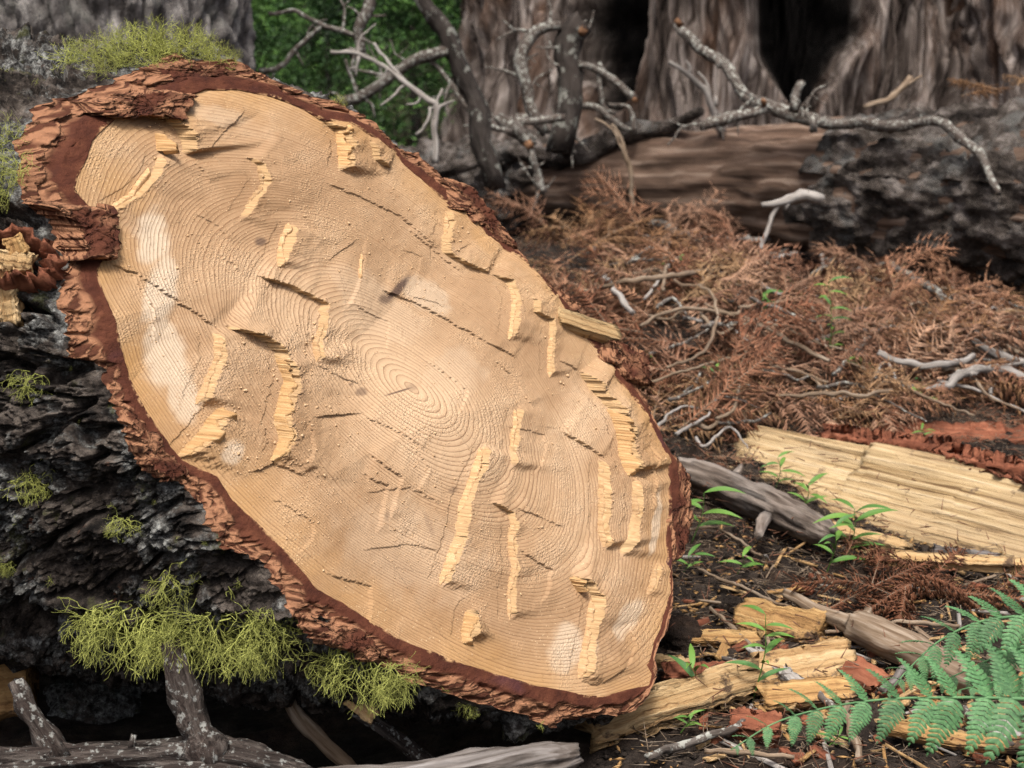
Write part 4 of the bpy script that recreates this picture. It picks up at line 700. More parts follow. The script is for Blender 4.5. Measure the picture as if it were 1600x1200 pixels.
# ---- sticks lying in the litter
STK = [('pale_stick','long pale stick in front of the fallen log bark, tip orange',[(1035,388,5),(1100,402,6),(1180,406,6),(1260,400,6),(1336,398,6)]),
 ('lichen_stick','grey forked stick under the fallen log at its bare end',[(1016,372,9),(1040,390,12),(1080,402,9),(1110,410,7)]), ('pale_stick','thin pale stick above the long pale one',[(1045,374,3),(1110,376,4),(1172,404,4)]),
 ('dry_stick','straight blue grey stick pointing right from behind the log rim',[(900,498,4),(960,488,5),(1030,478,6),(1134,458,5)]), ('pale_stick','short pale stick leaning steeply beside the log rim',[(944,474,5),(962,500,6),(986,532,6)]),
 ('dry_stick','broad arched twig over the needle heap',[(1000,558,4),(1040,534,4),(1100,529,4),(1160,540,4.5),(1204,564,5),(1250,590,5),(1292,612,5)]), ('dry_stick','curled twig dropping from the arched one',[(1090,490,3),(1112,505,4),(1118,545,4),(1098,596,3.5),(1042,622,3)]),
 ('lichen_stick','thick lichened branch running down right from the fallen log',[(1290,440,6),(1352,440,8),(1420,468,9),(1500,522,10),(1560,548,11),(1640,585,12)]), ('pale_stick','pale wavy branch in front of the split slab bark',[(1446,658,6),(1480,648,9),(1510,628,10),(1556,620,10),(1600,640,11),(1640,650,10)]),
 ('pale_stick','grey curved stick behind the pale wavy branch',[(1375,600,6),(1420,616,8),(1470,618,8),(1520,604,7)]), ('dry_stick','thin twig lying along the top edge of the split slab',[(1216,668,3),(1300,664,5),(1340,668,5),(1390,656,4)]),
 ('dry_stick','slender dark twig crossing down towards the split slab',[(1320,612,2.5),(1390,640,3),(1450,672,3),(1520,700,2.5)]), ('dry_stick','long fine twig crossing the heap from upper left',[(1100,520,2.5),(1170,548,3),(1250,556,3),(1275,556,2)]),
 ('pale_stick','pale stick end beside the needle fan',[(1520,580,7),(1560,600,9),(1600,612,11)]), ('dry_stick','dark upright twig standing in the litter',[(1035,500,4),(1038,460,4),(1040,425,3)]),
 ('dry_stick','thin bent twig near the dark fan of needles',[(1180,440,2),(1240,480,2.5),(1270,530,2.5),(1290,590,2)]), ('pale_stick','grey twig below the pale long stick',[(1275,400,4),(1282,420,4),(1285,448,3)]),
 ('dry_stick','thin twig in the litter just right of the log rim',[(1010,650,3),(1060,630,3),(1130,610,3.5),(1170,600,3)]), ('dry_stick','black bent twig beside the slab left end',[(1120,705,4),(1145,690,4),(1152,655,4),(1150,640,3)])]
for m_, lb, pts_ in STK: branch('dry_stick', lb, [(a_, b_, c_ * 0.72) for a_, b_, c_ in pts_], 0, m_, cat='stick', ground=True, sides=8, lift=0.085, group='sticks in the litter')

# ------------------------------------------------------------------ red bark, split slab, chips
def piece(name, label, a, b, w, t_, mat, cat, group=None, lift=0.02, nrm=(0, -0.35, 1), d=None, ridge=0.16, jag=0.14, st=26, m=40, **kw):
    kw.setdefault('rough', 0.16)
    """split piece lying between two photo points; on the ground unless distances are given"""
    SEED[0] += 1.0
    if d is None: A_, da = ray_ground(*a); B_, db = ray_ground(*b); A_ = A_ + (0, 0, lift); B_ = B_ + (0, 0, lift)
    else: da, db = d; A_, B_ = W(*a, da), W(*b, db)
    sc_ = 0.5 * (da + db) / FPX; o = chunk(np.linalg.norm(B_ - A_), w * sc_, t_ * sc_, st, m, ridge, jag, seed=int(SEED[0]) % 97, **kw).build(name, MAT[mat], None, False); orient(o, A_, B_, nrm); return tag(o, label, cat, group)
# the large split slab: long grain with splintered ridges
def slab_mesh(L, w0, w1, t_, seed):
    nx_, m = 90, 120; x_ = np.linspace(0, 1, nx_); ph = np.linspace(0, 2 * np.pi, m, endpoint=False); cy = np.sign(np.cos(ph)) * np.abs(np.cos(ph)) ** 0.3; cz = np.sign(np.sin(ph)) * np.abs(np.sin(ph)) ** 0.3
    X_, F_ = np.meshgrid(x_, ph, indexing='ij'); CY, CZ = np.broadcast_to(cy, X_.shape), np.broadcast_to(cz, X_.shape); ww = (w0 + (w1 - w0) * X_) / 2 * (1 + 0.05 * pn(X_ * 6, CY * 0.5, seed))
    yy = CY * ww; gr = 0.0; f_ = np.floor((yy + 0.012 * pn(X_ * 3, yy * 20, 2.0)) * 95); hsh = lambda v: np.modf(np.abs(np.sin(v * 12.9898) * 43758.5453))[0]
    gr = 0.010 * (hsh(f_) - 0.5) * sstep(-0.2, 0.3, pn(X_ * 3.5 + hsh(f_) * 3, f_ * 0.2, 1.0)) + 0.018 * pn(yy * 26, X_ * 1.2, seed) + 0.006 * pn(yy * 120, X_ * 3, seed) + 0.002 * pn(yy * 400, X_ * 9, seed)
    step = 0.022 * sstep(0.015, 0.0, np.abs(X_ - 0.36) * 0.2 - 0.0) * 0 + 0.020 * (X_ > 0.37 + 0.02 * pn(yy * 60, 0.0, 3.0)) * (CY > -0.1)
    zz = CZ * t_ / 2 * (1 - 0.25 * CY) + (gr + step) * (CZ > 0.2) + gr * 0.5 * (CZ <= 0.2)
    xx = (X_ - 0.5) * L + (0.05 * pn(yy * 40, CZ * 2, seed) + 0.02 * (hsh(f_) - 0.5)) * (np.abs(X_ - 0.5) * 2) ** 6
    V = np.stack([xx, yy, zz], -1).reshape(-1, 3); i = np.arange(nx_ - 1)[:, None] * m + np.arange(m)[None, :]; j = np.arange(nx_ - 1)[:, None] * m + (np.arange(m)[None, :] + 1) % m
    V = np.vstack([V, V[:m].mean(0), V[-m:].mean(0)]); n_ = nx_ * m; tr = [(n_, (q + 1) % m, q) for q in range(m)] + [(n_ + 1, n_ - m + q, n_ - m + (q + 1) % m) for q in range(m)]
    mb = MB(); mb.add(V, np.stack([i, j, j + m, i + m], -1).reshape(-1, 4), tr); return mb
A_, B_ = W(1160, 722, 4.05), W(1720, 862, 3.30); sl = empty('split_slab', (A_ + B_) / 2); tag(sl, 'big pale yellow split slab of wood with red bark along its top edge', 'wood slab')
o = slab_mesh(np.linalg.norm(B_ - A_), 0.20, 0.29, 0.09, 3.0).build('split_wood', MAT['slab_wood'], None, False); orient(o, A_, B_, (0.08, -0.9, 0.6)); o.parent = sl; o.matrix_parent_inverse = wmat(sl).inverted()
for (a, b, da, db, w_, t_) in (((1300,684),(1480,712),3.92,3.68,24,26), ((1440,706),(1700,772),3.74,3.34,26,30)):
    A_, B_ = W(*a, da), W(*b, db); o = chunk(np.linalg.norm(B_ - A_), w_ * da / FPX, t_ * da / FPX, 60, 34, 0.22, 0.12, seed=12, rowdy=2.0, rough=0.28).build('bark_strip', MAT['red_bark']); orient(o, A_, B_, (0, -0.8, 0.6)); o.parent = sl; o.matrix_parent_inverse = wmat(sl).inverted()
piece('bark_piece', 'orange red curled bark sheet lying behind the split slab', (1395,684), (1640,690), 60, 24, 'red_bark', 'bark', lift=0.0, jag=0.15, rowdy=2.0, rough=0.35, st=50)
piece('wood_sliver', 'pale sliver tucked below the small dark log', (1236,824), (1400,868), 26, 14, 'split_wood', 'wood chip')
piece('wood_plank', 'pale split plank poking out below the lowest tip of the log', (935,1162), (1165,1092), 62, 34, 'split_wood', 'wood piece', lift=0.03, nrm=(0, -0.7, 0.7), taper1=0.8)
piece('wood_block', 'thick yellow wood block with slanted ends under the leafy seedling', (1168,978), (1276,1002), 58, 34, 'orange_chip', 'wood piece', nrm=(-0.2, -0.6, 0.8), ridge=0.05)
piece('wood_chip', 'flat orange chip beside the dark soil clod', (1060,1012), (1180,1016), 30, 12, 'orange_chip', 'wood chip')
piece('wood_chip', 'pale ridged fan shaped chip with torn edge beside the red bark scrap', (1200,1070), (1318,1052), 74, 14, 'split_wood', 'wood chip', ridge=0.18, jag=0.2, m=30, nrm=(0.1, -0.6, 0.8))
piece('wood_chip', 'orange chip below the ridged fan shaped chip', (1200,1108), (1322,1096), 42, 16, 'orange_chip', 'wood chip', nrm=(0, -0.6, 0.8))
piece('bark_piece', 'smooth brick red bark scrap beside the fan shaped chip', (1308,1048), (1372,1084), 52, 10, 'red_bark', 'bark', nrm=(0.1, -0.6, 0.8))
piece('wood_plank', 'thin pale plank edge behind the brown dead fir branch', (1375,908), (1620,922), 20, 14, 'split_wood', 'wood piece', lift=0.05)
piece('wood_plank', 'bowed orange shaving at the bottom right under the fern', (1400,1162), (1590,1190), 30, 12, 'orange_chip', 'wood piece', bow=0.06)
piece('wood_chip', 'small pale chip just right of the log tip', (1000,1046), (1076,1056), 24, 12, 'split_wood', 'wood chip')
piece('bark_piece', 'reddish bark strip by the log tip', (1045,1072), (1150,1070), 30, 20, 'red_bark', 'bark')
piece('bark_piece', 'crumbly red bark lump under the long fern frond', (1145,1152), (1212,1160), 46, 34, 'red_bark', 'bark', ridge=0.2)
piece('wood_chunk', 'grey weathered chunk at the foot of the split slab', (1462,886), (1548,898), 32, 24, 'grey_wood', 'wood piece', ridge=0.15)
piece('wood_block', 'sawn yellow block at the left edge under the log', (-40,1052), (50,1048), 132, 60, 'orange_chip', 'wood piece', d=(2.75, 2.75), nrm=(0.1, -1, 0.2), ridge=0.02, jag=0.01)
piece('wood_sliver', 'pale stick of wood with broken tip near the seedling', (1180,1040), (1260,1100), 18, 16, 'pale_stick', 'wood chip')
piece('wood_chip', 'tan chip caught in the hanging lichen', (548,1092), (582,1120), 26, 6, 'split_wood', 'wood chip', d=(2.36, 2.35), nrm=(0, -1, 0.2), ridge=0.04)
rng = np.random.default_rng(17); cm = [chunk(0.05, 0.018, 0.007, 8, 12, 0.12, 0.15, seed=60 + i).mesh('wood_chip', MAT[m_], False) for i, m_ in enumerate(('split_wood', 'orange_chip', 'split_wood', 'orange_chip'))]; bm_ = [chunk(0.05, 0.022, 0.012, 8, 12, 0.2, 0.15, seed=70 + i).mesh('bark_piece', MAT['red_bark'], False) for i in range(2)]
def scatter(name, meshes, n, box, label, cat, group, smin, smax, lift=0.008):
    for i in range(n):
        px, py = rng.uniform(box[0], box[2]), rng.uniform(box[1], box[3]); P_, d_ = ray_ground(px, py)
        o = bpy.data.objects.new(name, meshes[i % len(meshes)]); COL.objects.link(o); s_ = rng.uniform(smin, smax); o.scale = (s_,) * 3; o.location = P_ + np.array((0, 0, lift)); o.rotation_euler = (rng.normal(0, 0.3), rng.normal(0, 0.25), rng.uniform(0, 6.28)); tag(o, label, cat, group)
scatter('wood_chip', cm, 80, (1080, 1000, 1600, 1190), 'small stray wood chip on the soil at the lower right', 'wood chip', 'small chips on the soil', 0.35, 1.1)
scatter('wood_chip', cm, 16, (1060, 860, 1500, 990), 'tiny wood fragment on the dark soil below the small log', 'wood chip', 'tiny fragments on the dark soil', 0.25, 0.7)
spl = [chunk(0.09, 0.007, 0.005, 8, 10, 0.12, 0.2, seed=80 + i).mesh('wood_splinter', MAT[m_], False) for i, m_ in enumerate(('split_wood', 'orange_chip', 'dry_stick', 'pale_stick'))]
scatter('wood_splinter', spl, 110, (1040, 860, 1600, 1195), 'thin loose splinter on the soil at the lower right', 'splinter', 'loose splinters on the soil', 0.4, 1.3)
scatter('bark_piece', bm_, 40, (1060, 880, 1600, 1190), 'small red bark crumb on the soil at the lower right', 'bark', 'red bark crumbs', 0.3, 1.0)

# ------------------------------------------------------------------ small log, broken branch, foreground wood
grain('brown_grey', [(0.28, (0.035, 0.027, 0.022)), (0.45, (0.12, 0.095, 0.078)), (0.62, (0.26, 0.22, 0.19))], 4.0, 60, (0.30, 0.28, 0.26), 0.5, 1.0, 0.006, 10)
branch('small_log', 'short dark weathered log lying between the cut face and the split slab', [(1050,768,18),(1085,778,22),(1150,800,25),(1220,832,26),(1280,862,23),(1302,874,14)], 0, 'brown_grey', [[(1192,846,12),(1184,858,9),(1182,872,7)], [(1150,775,8),(1158,764,5)]], cat='log', ground=True, sides=34, rough=0.30, kink=0.3, lift=0.05)
branch('broken_branch', 'grey brown broken branch with split end amid the chips', [(1222,952,7),(1270,975,10),(1322,996,14),(1340,1002,24),(1390,1026,26),(1450,1056,24),(1510,1082,22)], 0, 'dry_stick', [[(1350,985,9),(1358,972,6)]], cat='branch', ground=True, sides=22, rough=0.3, lift=0.03)
branch('foreground_branch', 'dark lichened branch with two broken stubs along the bottom left edge', [(-60,1204,26),(60,1198,30),(200,1196,26),(330,1192,30),(430,1202,26),(474,1210,18)], 2.28, 'dark_bark_stick', [[(322,1190,40),(308,1140,34),(292,1090,26),(268,1016,15)], [(92,1180,24),(62,1128,18),(42,1098,14),(22,1066,13)], [(205,1168,6),(208,1150,4)]], cat='branch', sides=44, rough=0.60, kink=0.3)
branch('driftwood_log', 'smooth silver grey log lying at the bottom centre below the cut face', [(480,1250,34),(600,1238,38),(720,1218,40),(820,1196,32),(876,1184,24),(898,1178,14)], 2.2, 'grey_wood', cat='log', sides=60, rough=0.26, kink=0.15)
branch('dry_stick', 'brown stick slanting in the dark gap under the log', [(430,1070,8),(470,1120,11),(545,1200,12)], 2.5, 'dry_stick', cat='stick'); branch('dry_stick', 'dark stick slanting below the wood chip in lichen', [(555,1110,10),(610,1150,12),(690,1205,12)], 2.5, 'dark_bark_stick', cat='stick')
for m_, lb, pts_ in [('lichen_stick','black knobbly twig across the ridged fan chip',[(1130,1040,4),(1180,1056,5),(1222,1060,6),(1252,1076,6),(1300,1116,5)]), ('lichen_stick','grey blue twig at the bottom edge under the seedling leaves',[(1010,1198,7),(1070,1176,7),(1150,1146,6),(1180,1120,3)]),
      ('pale_stick','pale grey stick end at the bottom right corner',[(1560,1140,16),(1590,1170,18),(1630,1210,18)]), ('lichen_stick','grey twig behind the fern at the bottom right',[(1505,1120,5),(1540,1150,7),(1580,1180,7)]), ('dry_stick','slim stick beneath the long fern frond',[(1320,1110,5),(1330,1160,6),(1340,1200,6)]),
      ('grey_wood','grey branch piece leaning under the upper fern frond',[(1380,1090,6),(1410,1060,8),(1450,1040,7)]), ('dry_stick','thin dark twig at the bottom below the red bark lump',[(1100,1186,4),(1180,1192,4),(1240,1198,4)]), ('dry_stick','fine twig on the soil under the small log',[(1090,900,2),(1160,930,3),(1230,960,2)]), ('dry_stick','bent fine twig on the soil near the cut face edge',[(1075,840,2),(1120,835,2.5),(1190,880,2.5)]), ('dry_stick','dark straight twig lying before the dead fir branch',[(1290,1000,2.5),(1400,985,3),(1500,990,3)]),
      ('dry_stick','grey twig among the chips by the wood block',[(1110,960,3),(1150,1000,3.5),(1190,1040,3)]), ('dry_stick','black twig on the right behind the fern',[(1540,1040,5),(1600,1060,6)])]:
    branch('dry_stick', lb, pts_, 0, m_, cat='stick', ground=True, sides=9, rough=0.35, lift=0.015, group='sticks on the soil')
def clod(name, label, px, py, r_, mat, cat, seed):
    P_, d_ = ray_ground(px, py); u_ = np.linspace(0, np.pi, 26); v_ = np.linspace(0, 2 * np.pi, 44, endpoint=False); U_, V_ = np.meshgrid(u_, v_, indexing='ij'); D_ = np.stack([np.sin(U_) * np.cos(V_), np.sin(U_) * np.sin(V_), np.cos(U_)], -1)
    R_ = r_ * d_ / FPX * (1 + 0.30 * fbm(D_[..., 0] * 1.6 + seed, D_[..., 1] * 1.6, D_[..., 2] * 1.6, 5, 0.62)); i = np.arange(25)[:, None] * 44 + np.arange(44)[None, :]; j = np.arange(25)[:, None] * 44 + (np.arange(44)[None, :] + 1) % 44
    V = (P_ + np.array((0, 0, 0.25 * r_ * d_ / FPX)) + D_ * R_[..., None] * (1.15, 1, 0.75)).reshape(-1, 3); return tag(link(name, mesh_np(name, V, np.stack([i, i + 44, j + 44, j], -1).reshape(-1, 4), None, MAT[mat], True, {'tc': V})), label, cat)
clod('soil_clod', 'dark crumbly clod resting against the cut face right edge', 1062, 1000, 36, 'soil', 'clod', 1.0); clod('bark_lump', 'black bark lump just right of the log tip', 1035, 1098, 30, 'bark', 'bark', 4.0); clod('soil_clod', 'small grey clod on the soil before the small log', 1140, 950, 20, 'soil', 'clod', 7.0)
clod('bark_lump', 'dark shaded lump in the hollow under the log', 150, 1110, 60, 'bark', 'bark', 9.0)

# ------------------------------------------------------------------ dead fir sprays
def needle_mat(name, a, b):
    k = NT(name, 0.7, 0.3); c = k.mix(k.rnd(), a, b); c = k.mix(0.6, c, k.mix(1.0, c, k.ramp(k.noise(k.attr('tc'), 40, 2), [(0.3, 0.45), (0.7, 1.6)]), 'MULTIPLY')); MAT[name] = k.done(c)
needle_mat('rust_needles', (0.19, 0.078, 0.042), (0.36, 0.195, 0.115)); needle_mat('brown_needles', (0.14, 0.055, 0.028), (0.21, 0.095, 0.05))
needle_mat('litter_needles', (0.16, 0.075, 0.045), (0.16, 0.075, 0.045))
needle_mat('pink_needles', (0.22, 0.105, 0.062), (0.42, 0.26, 0.17)); needle_mat('tan_needles', (0.22, 0.115, 0.055), (0.36, 0.23, 0.125))
def needles(V0, V1, r_):
    """thin three-sided spikes from V0 to V1"""
    ax = V1 - V0; ax /= np.linalg.norm(ax, axis=1)[:, None] + 1e-9; n_ = np.cross(ax, (0.31, 0.22, 0.92)); n_ /= np.linalg.norm(n_, axis=1)[:, None] + 1e-9; b_ = np.cross(ax, n_); V = np.stack([V0 + n_ * r_, V0 - 0.5 * n_ * r_ + 0.87 * b_ * r_, V0 - 0.5 * n_ * r_ - 0.87 * b_ * r_, V1], 1); k_ = len(V0)
    return V.reshape(-1, 3), (np.arange(k_)[:, None, None] * 4 + np.array([(0, 1, 3), (1, 2, 3), (2, 0, 3)])).reshape(-1, 3)
def spray(seed, L=0.26, side=2, nl=0.072, step=0.0072):
    """flat twig of a dead fir: a stem, side twigs and combs of needles"""
    rng = np.random.default_rng(seed); stem = MB(); nd = MB(); axes = []
    x_ = np.linspace(0, L, 14); cv = rng.uniform(-0.5, 0.5); main = np.stack([x_, cv * x_ ** 2 / L * 0.6, 0.25 * L * np.sin(x_ / L * 2.2) * rng.uniform(-0.3, 1.0)], -1); axes.append((main, 0.0016))
    for i in range(side):
        b_ = main[3 + i * 3 + rng.integers(0, 2)]; sg_ = 1 if i % 2 else -1; l_ = L * rng.uniform(0.35, 0.6); t_ = np.linspace(0, l_, 9)
        axes.append((b_ + np.stack([t_ * 0.72, sg_ * t_ * 0.65, 0.02 * np.sin(t_ * 20) - 0.25 * t_ * rng.random()], -1), 0.0011))
    for P, r_ in axes:
        tube(stem, P, np.linspace(r_, r_ * 0.4, len(P)), 5, 0.0, True); s_ = np.concatenate([[0], np.cumsum(np.linalg.norm(np.diff(P, axis=0), axis=1))]); t_ = np.arange(0.01, s_[-1], step)
        for sg_ in (-1, 1):
            tt = t_ + rng.normal(size=len(t_)) * 0.001; keep = rng.random(len(tt)) > 0.12; tt = tt[keep]; B_ = np.stack([np.interp(tt, s_, P[:, k_]) for k_ in range(3)], -1); T_ = unit(P[-1] - P[0]); S_ = np.cross((0, 0, 1.0), T_) * sg_; n_ = len(tt)
            ln = nl * (0.55 + 0.6 * np.sin(np.clip(tt / s_[-1], 0, 1) * np.pi)) * rng.uniform(0.75, 1.15, n_); dr = T_ * rng.uniform(0.35, 0.8, (n_, 1)) + S_ * rng.uniform(0.7, 1.0, (n_, 1)) + np.array((0, 0, 1.0)) * rng.normal(-0.25, 0.4, (n_, 1)); dr /= np.linalg.norm(dr, axis=1)[:, None]; mid = B_ + dr * ln[:, None] * 0.55; tip = mid + (dr + (0, 0, -0.35) + T_ * 0.25) * ln[:, None] * 0.45
            V, T3 = needles(B_, mid + (tip - mid) * 0.1, 0.0025); nd.add(V, None, T3); V, T3 = needles(mid, tip, 0.0023); nd.add(V, None, T3)
    return stem, nd
def place_spray(name, var, loc, rot, sc_, label, group):
    t = empty(name, loc); t.rotation_euler = rot; t.scale = (sc_,) * 3; tag(t, label, 'fir twig', group)
    for nm, me_ in zip(('stem', 'needle_comb'), var): o = bpy.data.objects.new(nm, me_); COL.objects.link(o); o.parent = t
    return t
VAR = []; 
for i in range(6): s_, n_ = spray(200 + i, 0.26, 3 if i % 2 else 2); VAR.append((s_.mesh('stem', MAT['dry_stick']), n_.mesh('needle_comb', MAT[('rust_needles', 'pink_needles', 'tan_needles')[i % 3]], False)))
BVAR = []
for i in range(3): s_, n_ = spray(300 + i, 0.32, 3, 0.036, 0.0042); BVAR.append((s_.mesh('stem', MAT['dry_stick']), n_.mesh('needle_comb', MAT['brown_needles'], False)))
rng = np.random.default_rng(77)
def spray_at(var, px, py, ang, sc_, label, group, lift=0.03, tilt=0.5, name='dead_fir_twig', up_=1.0):
    """twig whose stem runs at ang degrees in the photo (0 = right, 90 = up), leaning towards the viewer"""
    P_, d_ = ray_ground(px, py); a_ = math.radians(ang); q = Vector((math.cos(a_), math.sin(a_) * (0.45 + 0.5 * (1 - up_)), math.sin(a_) * 0.75 * up_ + 0.02)).normalized(); z_ = Vector((rng.normal(0, 0.25), -tilt, 0.85)); y_ = z_.cross(q).normalized(); z_ = q.cross(y_)
    place_spray(name, var, P_ + np.array((0, 0, lift)), Matrix((q, y_, z_)).transposed().to_euler(), sc_, label, group)
for px, py, an, sc_, v_, lb in [(1010,400,118,1.35,0,'large drooping rust fir twig standing below the bare fallen log'), (1130,420,100,1.0,1,'upright rust twig tips in front of the bare fallen log'), (1340,560,15,1.5,2,'big pinkish red fan of needles at the right of the heap'), (1370,520,60,1.1,3,'spiky rust twig rising behind the red needle fan'), (870,380,150,1.3,4,'rust fir twig just beyond the log upper rim'), (1150,345,75,0.9,1,'tan tuft of needles rising against the fallen log'), (930,440,20,1.3,5,'rust twig lying beside the log rim'),
    (1060,690,35,1.3,0,'rust twig comb close to the cut face right edge'), (1130,640,60,1.2,3,'pinkish twig with stiff needles near the middle of the heap'), (1230,650,10,1.2,2,'rust comb lying just above the split slab left end'), (1290,680,30,1.0,5,'small rust comb over the split slab bark'), (1110,730,-20,0.9,1,'rust sprig in shade left of the split slab'), (1180,395,95,0.8,4,'red upright sprig beside the long pale stick')]:
    spray_at(VAR[v_], px, py, an, sc_, lb, 'dead fir twigs')
def zone(px, py):
    a_ = 'behind the log rim' if px < 1000 else 'below the bare fallen log' if px < 1250 and py < 470 else 'below the fallen log bark' if py < 520 else 'beside the cut face' if px < 1120 else 'above the split slab'
    return 'dead rust brown fir twig in the litter heap ' + a_
for px, py, an, lb in [(1500, 150, 0.3, 'tan dry needle tuft on top of the fallen log bark'), (1560, 140, 2.6, 'brown dry needle tuft at the right edge on the fallen log'), (1590, 134, 1.2, 'dry needle tuft in the far right on the fallen log')]:
    place_spray('dead_fir_twig', VAR[2], W(px, py, 5.9), (0.1, -0.1, an), 0.7, lb, 'dry tufts on the fallen log')
n_ = 0
while n_ < 135:
    px, py = rng.uniform(770, 1560), rng.uniform(340, 720)
    if py > 400 + 0.9 * 330 * (1 if px < 1150 else 0.86) or px > 1230 and py < 440 + (px - 1230) * 0.12: continue
    if px < 1000 and py > 330 + (px - 770) * 1.0: continue
    spray_at(VAR[n_ % 6], px, py, rng.uniform(-60, 200), rng.uniform(0.8, 1.6), zone(px, py), 'dead fir twigs in the heap: ' + zone(px, py)[-24:], rng.uniform(-0.01, 0.05), rng.uniform(0.1, 0.9), up_=rng.uniform(0.0, 0.45)); n_ += 1
for px, py, an, sc_, v_, lb in [(1262,990,30,1.0,0,'dark brown dead fir branch arching over the chips'), (1330,955,8,0.95,1,'dark brown fir branch lying before the thin plank'), (1490,925,215,1.0,2,'dark brown fir side twig drooping left below the plank'), (1440,945,-10,0.9,1,'brown fir branch end in front of the plank at right'), (1310,905,60,0.35,2,'small brown needle tuft beside the small log end'), (1160,770,150,0.4,0,'tiny brown curl of needles beside the split slab corner')]:
    spray_at(BVAR[v_], px, py, an, sc_, lb, 'brown fir twigs', 0.03, 0.6, up_=0.15)
for i in range(120):                                         # thin grey twigs woven through the heap
    px, py = rng.uniform(830, 1580), rng.uniform(380, 720)
    if px < 1000 and py > 340 + (px - 770) * 1.0 or px > 1150 and py > 640 or px > 1230 and py < 440 + (px - 1230) * 0.12: continue
    a_ = rng.uniform(-0.9, 0.9); l_ = rng.uniform(60, 220); q = [(px + u_ * l_ * math.cos(a_) + rng.normal(0, 5), py - u_ * l_ * 0.5 * math.sin(a_) + rng.normal(0, 5) - rng.uniform(-10, 35) * math.sin(u_ * 3.1), (3.2 - 1.8 * u_) * rng.uniform(0.8, 1.3)) for u_ in (0, 0.3, 0.6, 1.0)]
    branch('thin_twig', 'thin bare twig woven through the litter heap', q, 0, ('dry_stick', 'pale_stick', 'lichen_stick')[i % 3], cat='twig', group='thin twigs in the litter heap', ground=True, sides=6, lift=rng.uniform(0.03, 0.09), rough=0.3, kink=0.6)

# loose needles and crumbs that nobody could count
def strew(name, n, boxes, mat, ln, r_, label, cat, lift, flat=0.35):
    P_ = []
    for (x0, x1, y0, y1, w_) in boxes: k_ = int(n * w_); P_.append(np.stack([rng.uniform(x0, x1, k_), rng.uniform(y0, y1, k_)], -1))
    P_ = np.concatenate(P_); k_ = len(P_); z_ = terrain(P_[:, 0], P_[:, 1]) + rng.random(k_) ** 2 * lift + 0.004; A_ = np.stack([P_[:, 0], P_[:, 1], z_], -1); D_ = rng.normal(size=(k_, 3)) * (1, 1, flat); D_ /= np.linalg.norm(D_, axis=1)[:, None]
    V, T3 = needles(A_, A_ + D_ * (ln * rng.uniform(0.5, 1.3, (k_, 1))), r_); mb = MB(); mb.add(V, None, T3); return tag(mb.build(name, MAT[mat], None, False), label, cat, kind='stuff')
strew('needle_litter', 8000, [(-0.1, 2.4, 1.0, 4.2, 0.85), (0.3, 1.6, -0.6, 1.2, 0.15)], 'litter_needles', 0.040, 0.0016, 'loose rust needles matted over the litter heap', 'needles', 0.10)
strew('needle_litter', 15000, [(0.2, 1.9, -0.7, 1.6, 0.7), (-1.0, 2.0, 3.0, 6.0, 0.3)], 'dry_stick', 0.05, 0.0011, 'fine dry stalks and needles strewn on the dark soil', 'litter', 0.02, 0.15)
mb = MB(); k_ = 9000; A_ = np.stack([rng.uniform(-0.2, 2.2, k_), rng.uniform(-0.8, 1.8, k_)], -1); zz = terrain(A_[:, 0], A_[:, 1]); ss = 0.0035 + 0.009 * rng.random(k_) ** 4; VV = (oc[None] * ss[:, None, None] * rng.uniform(0.6, 1.3, (k_, 6, 1)) * (1, 1, 0.7)) + np.stack([A_[:, 0], A_[:, 1], zz + ss * 0.3], -1)[:, None]; mb.add(VV.reshape(-1, 3), None, (np.arange(k_)[:, None, None] * 6 + np.array(of)).reshape(-1, 3))
tag(mb.build('soil_crumbs', MAT['soil'], None, False), 'loose crumbs of dark soil and bark grit', 'soil', kind='stuff')

mb = MB(); k_ = 5200; A_ = np.stack([rng.uniform(0.15, 1.7, k_), rng.uniform(-0.75, 0.9, k_)], -1); keep = fbm(A_[:, 0] * 3, A_[:, 1] * 3, 2.0, 3) > -0.1; A_ = A_[keep]; k_ = len(A_); zz = terrain(A_[:, 0], A_[:, 1]); ss = 0.002 + 0.007 * rng.random(k_) ** 3; an = rng.uniform(0, 6.28, k_); fl = np.array([(1.6, 0, 0), (-1.6, 0, 0), (0, .6, 0), (0, -.6, 0), (0, 0, .4), (0, 0, -.4)])
VV = fl[None] * ss[:, None, None] * rng.uniform(0.6, 1.4, (k_, 6, 1)); VV = np.stack([VV[..., 0] * np.cos(an)[:, None] - VV[..., 1] * np.sin(an)[:, None], VV[..., 0] * np.sin(an)[:, None] + VV[..., 1] * np.cos(an)[:, None], VV[..., 2] + VV[..., 0] * rng.normal(0, 0.3, (k_, 1))], -1) + np.stack([A_[:, 0], A_[:, 1], zz + 0.005], -1)[:, None]
mb.add(VV.reshape(-1, 3), None, (np.arange(k_)[:, None, None] * 6 + np.array(of)).reshape(-1, 3)); tag(mb.build('chip_dust', MAT['orange_chip'], None, False), 'fine pale saw chips strewn over the soil', 'chips', kind='stuff')

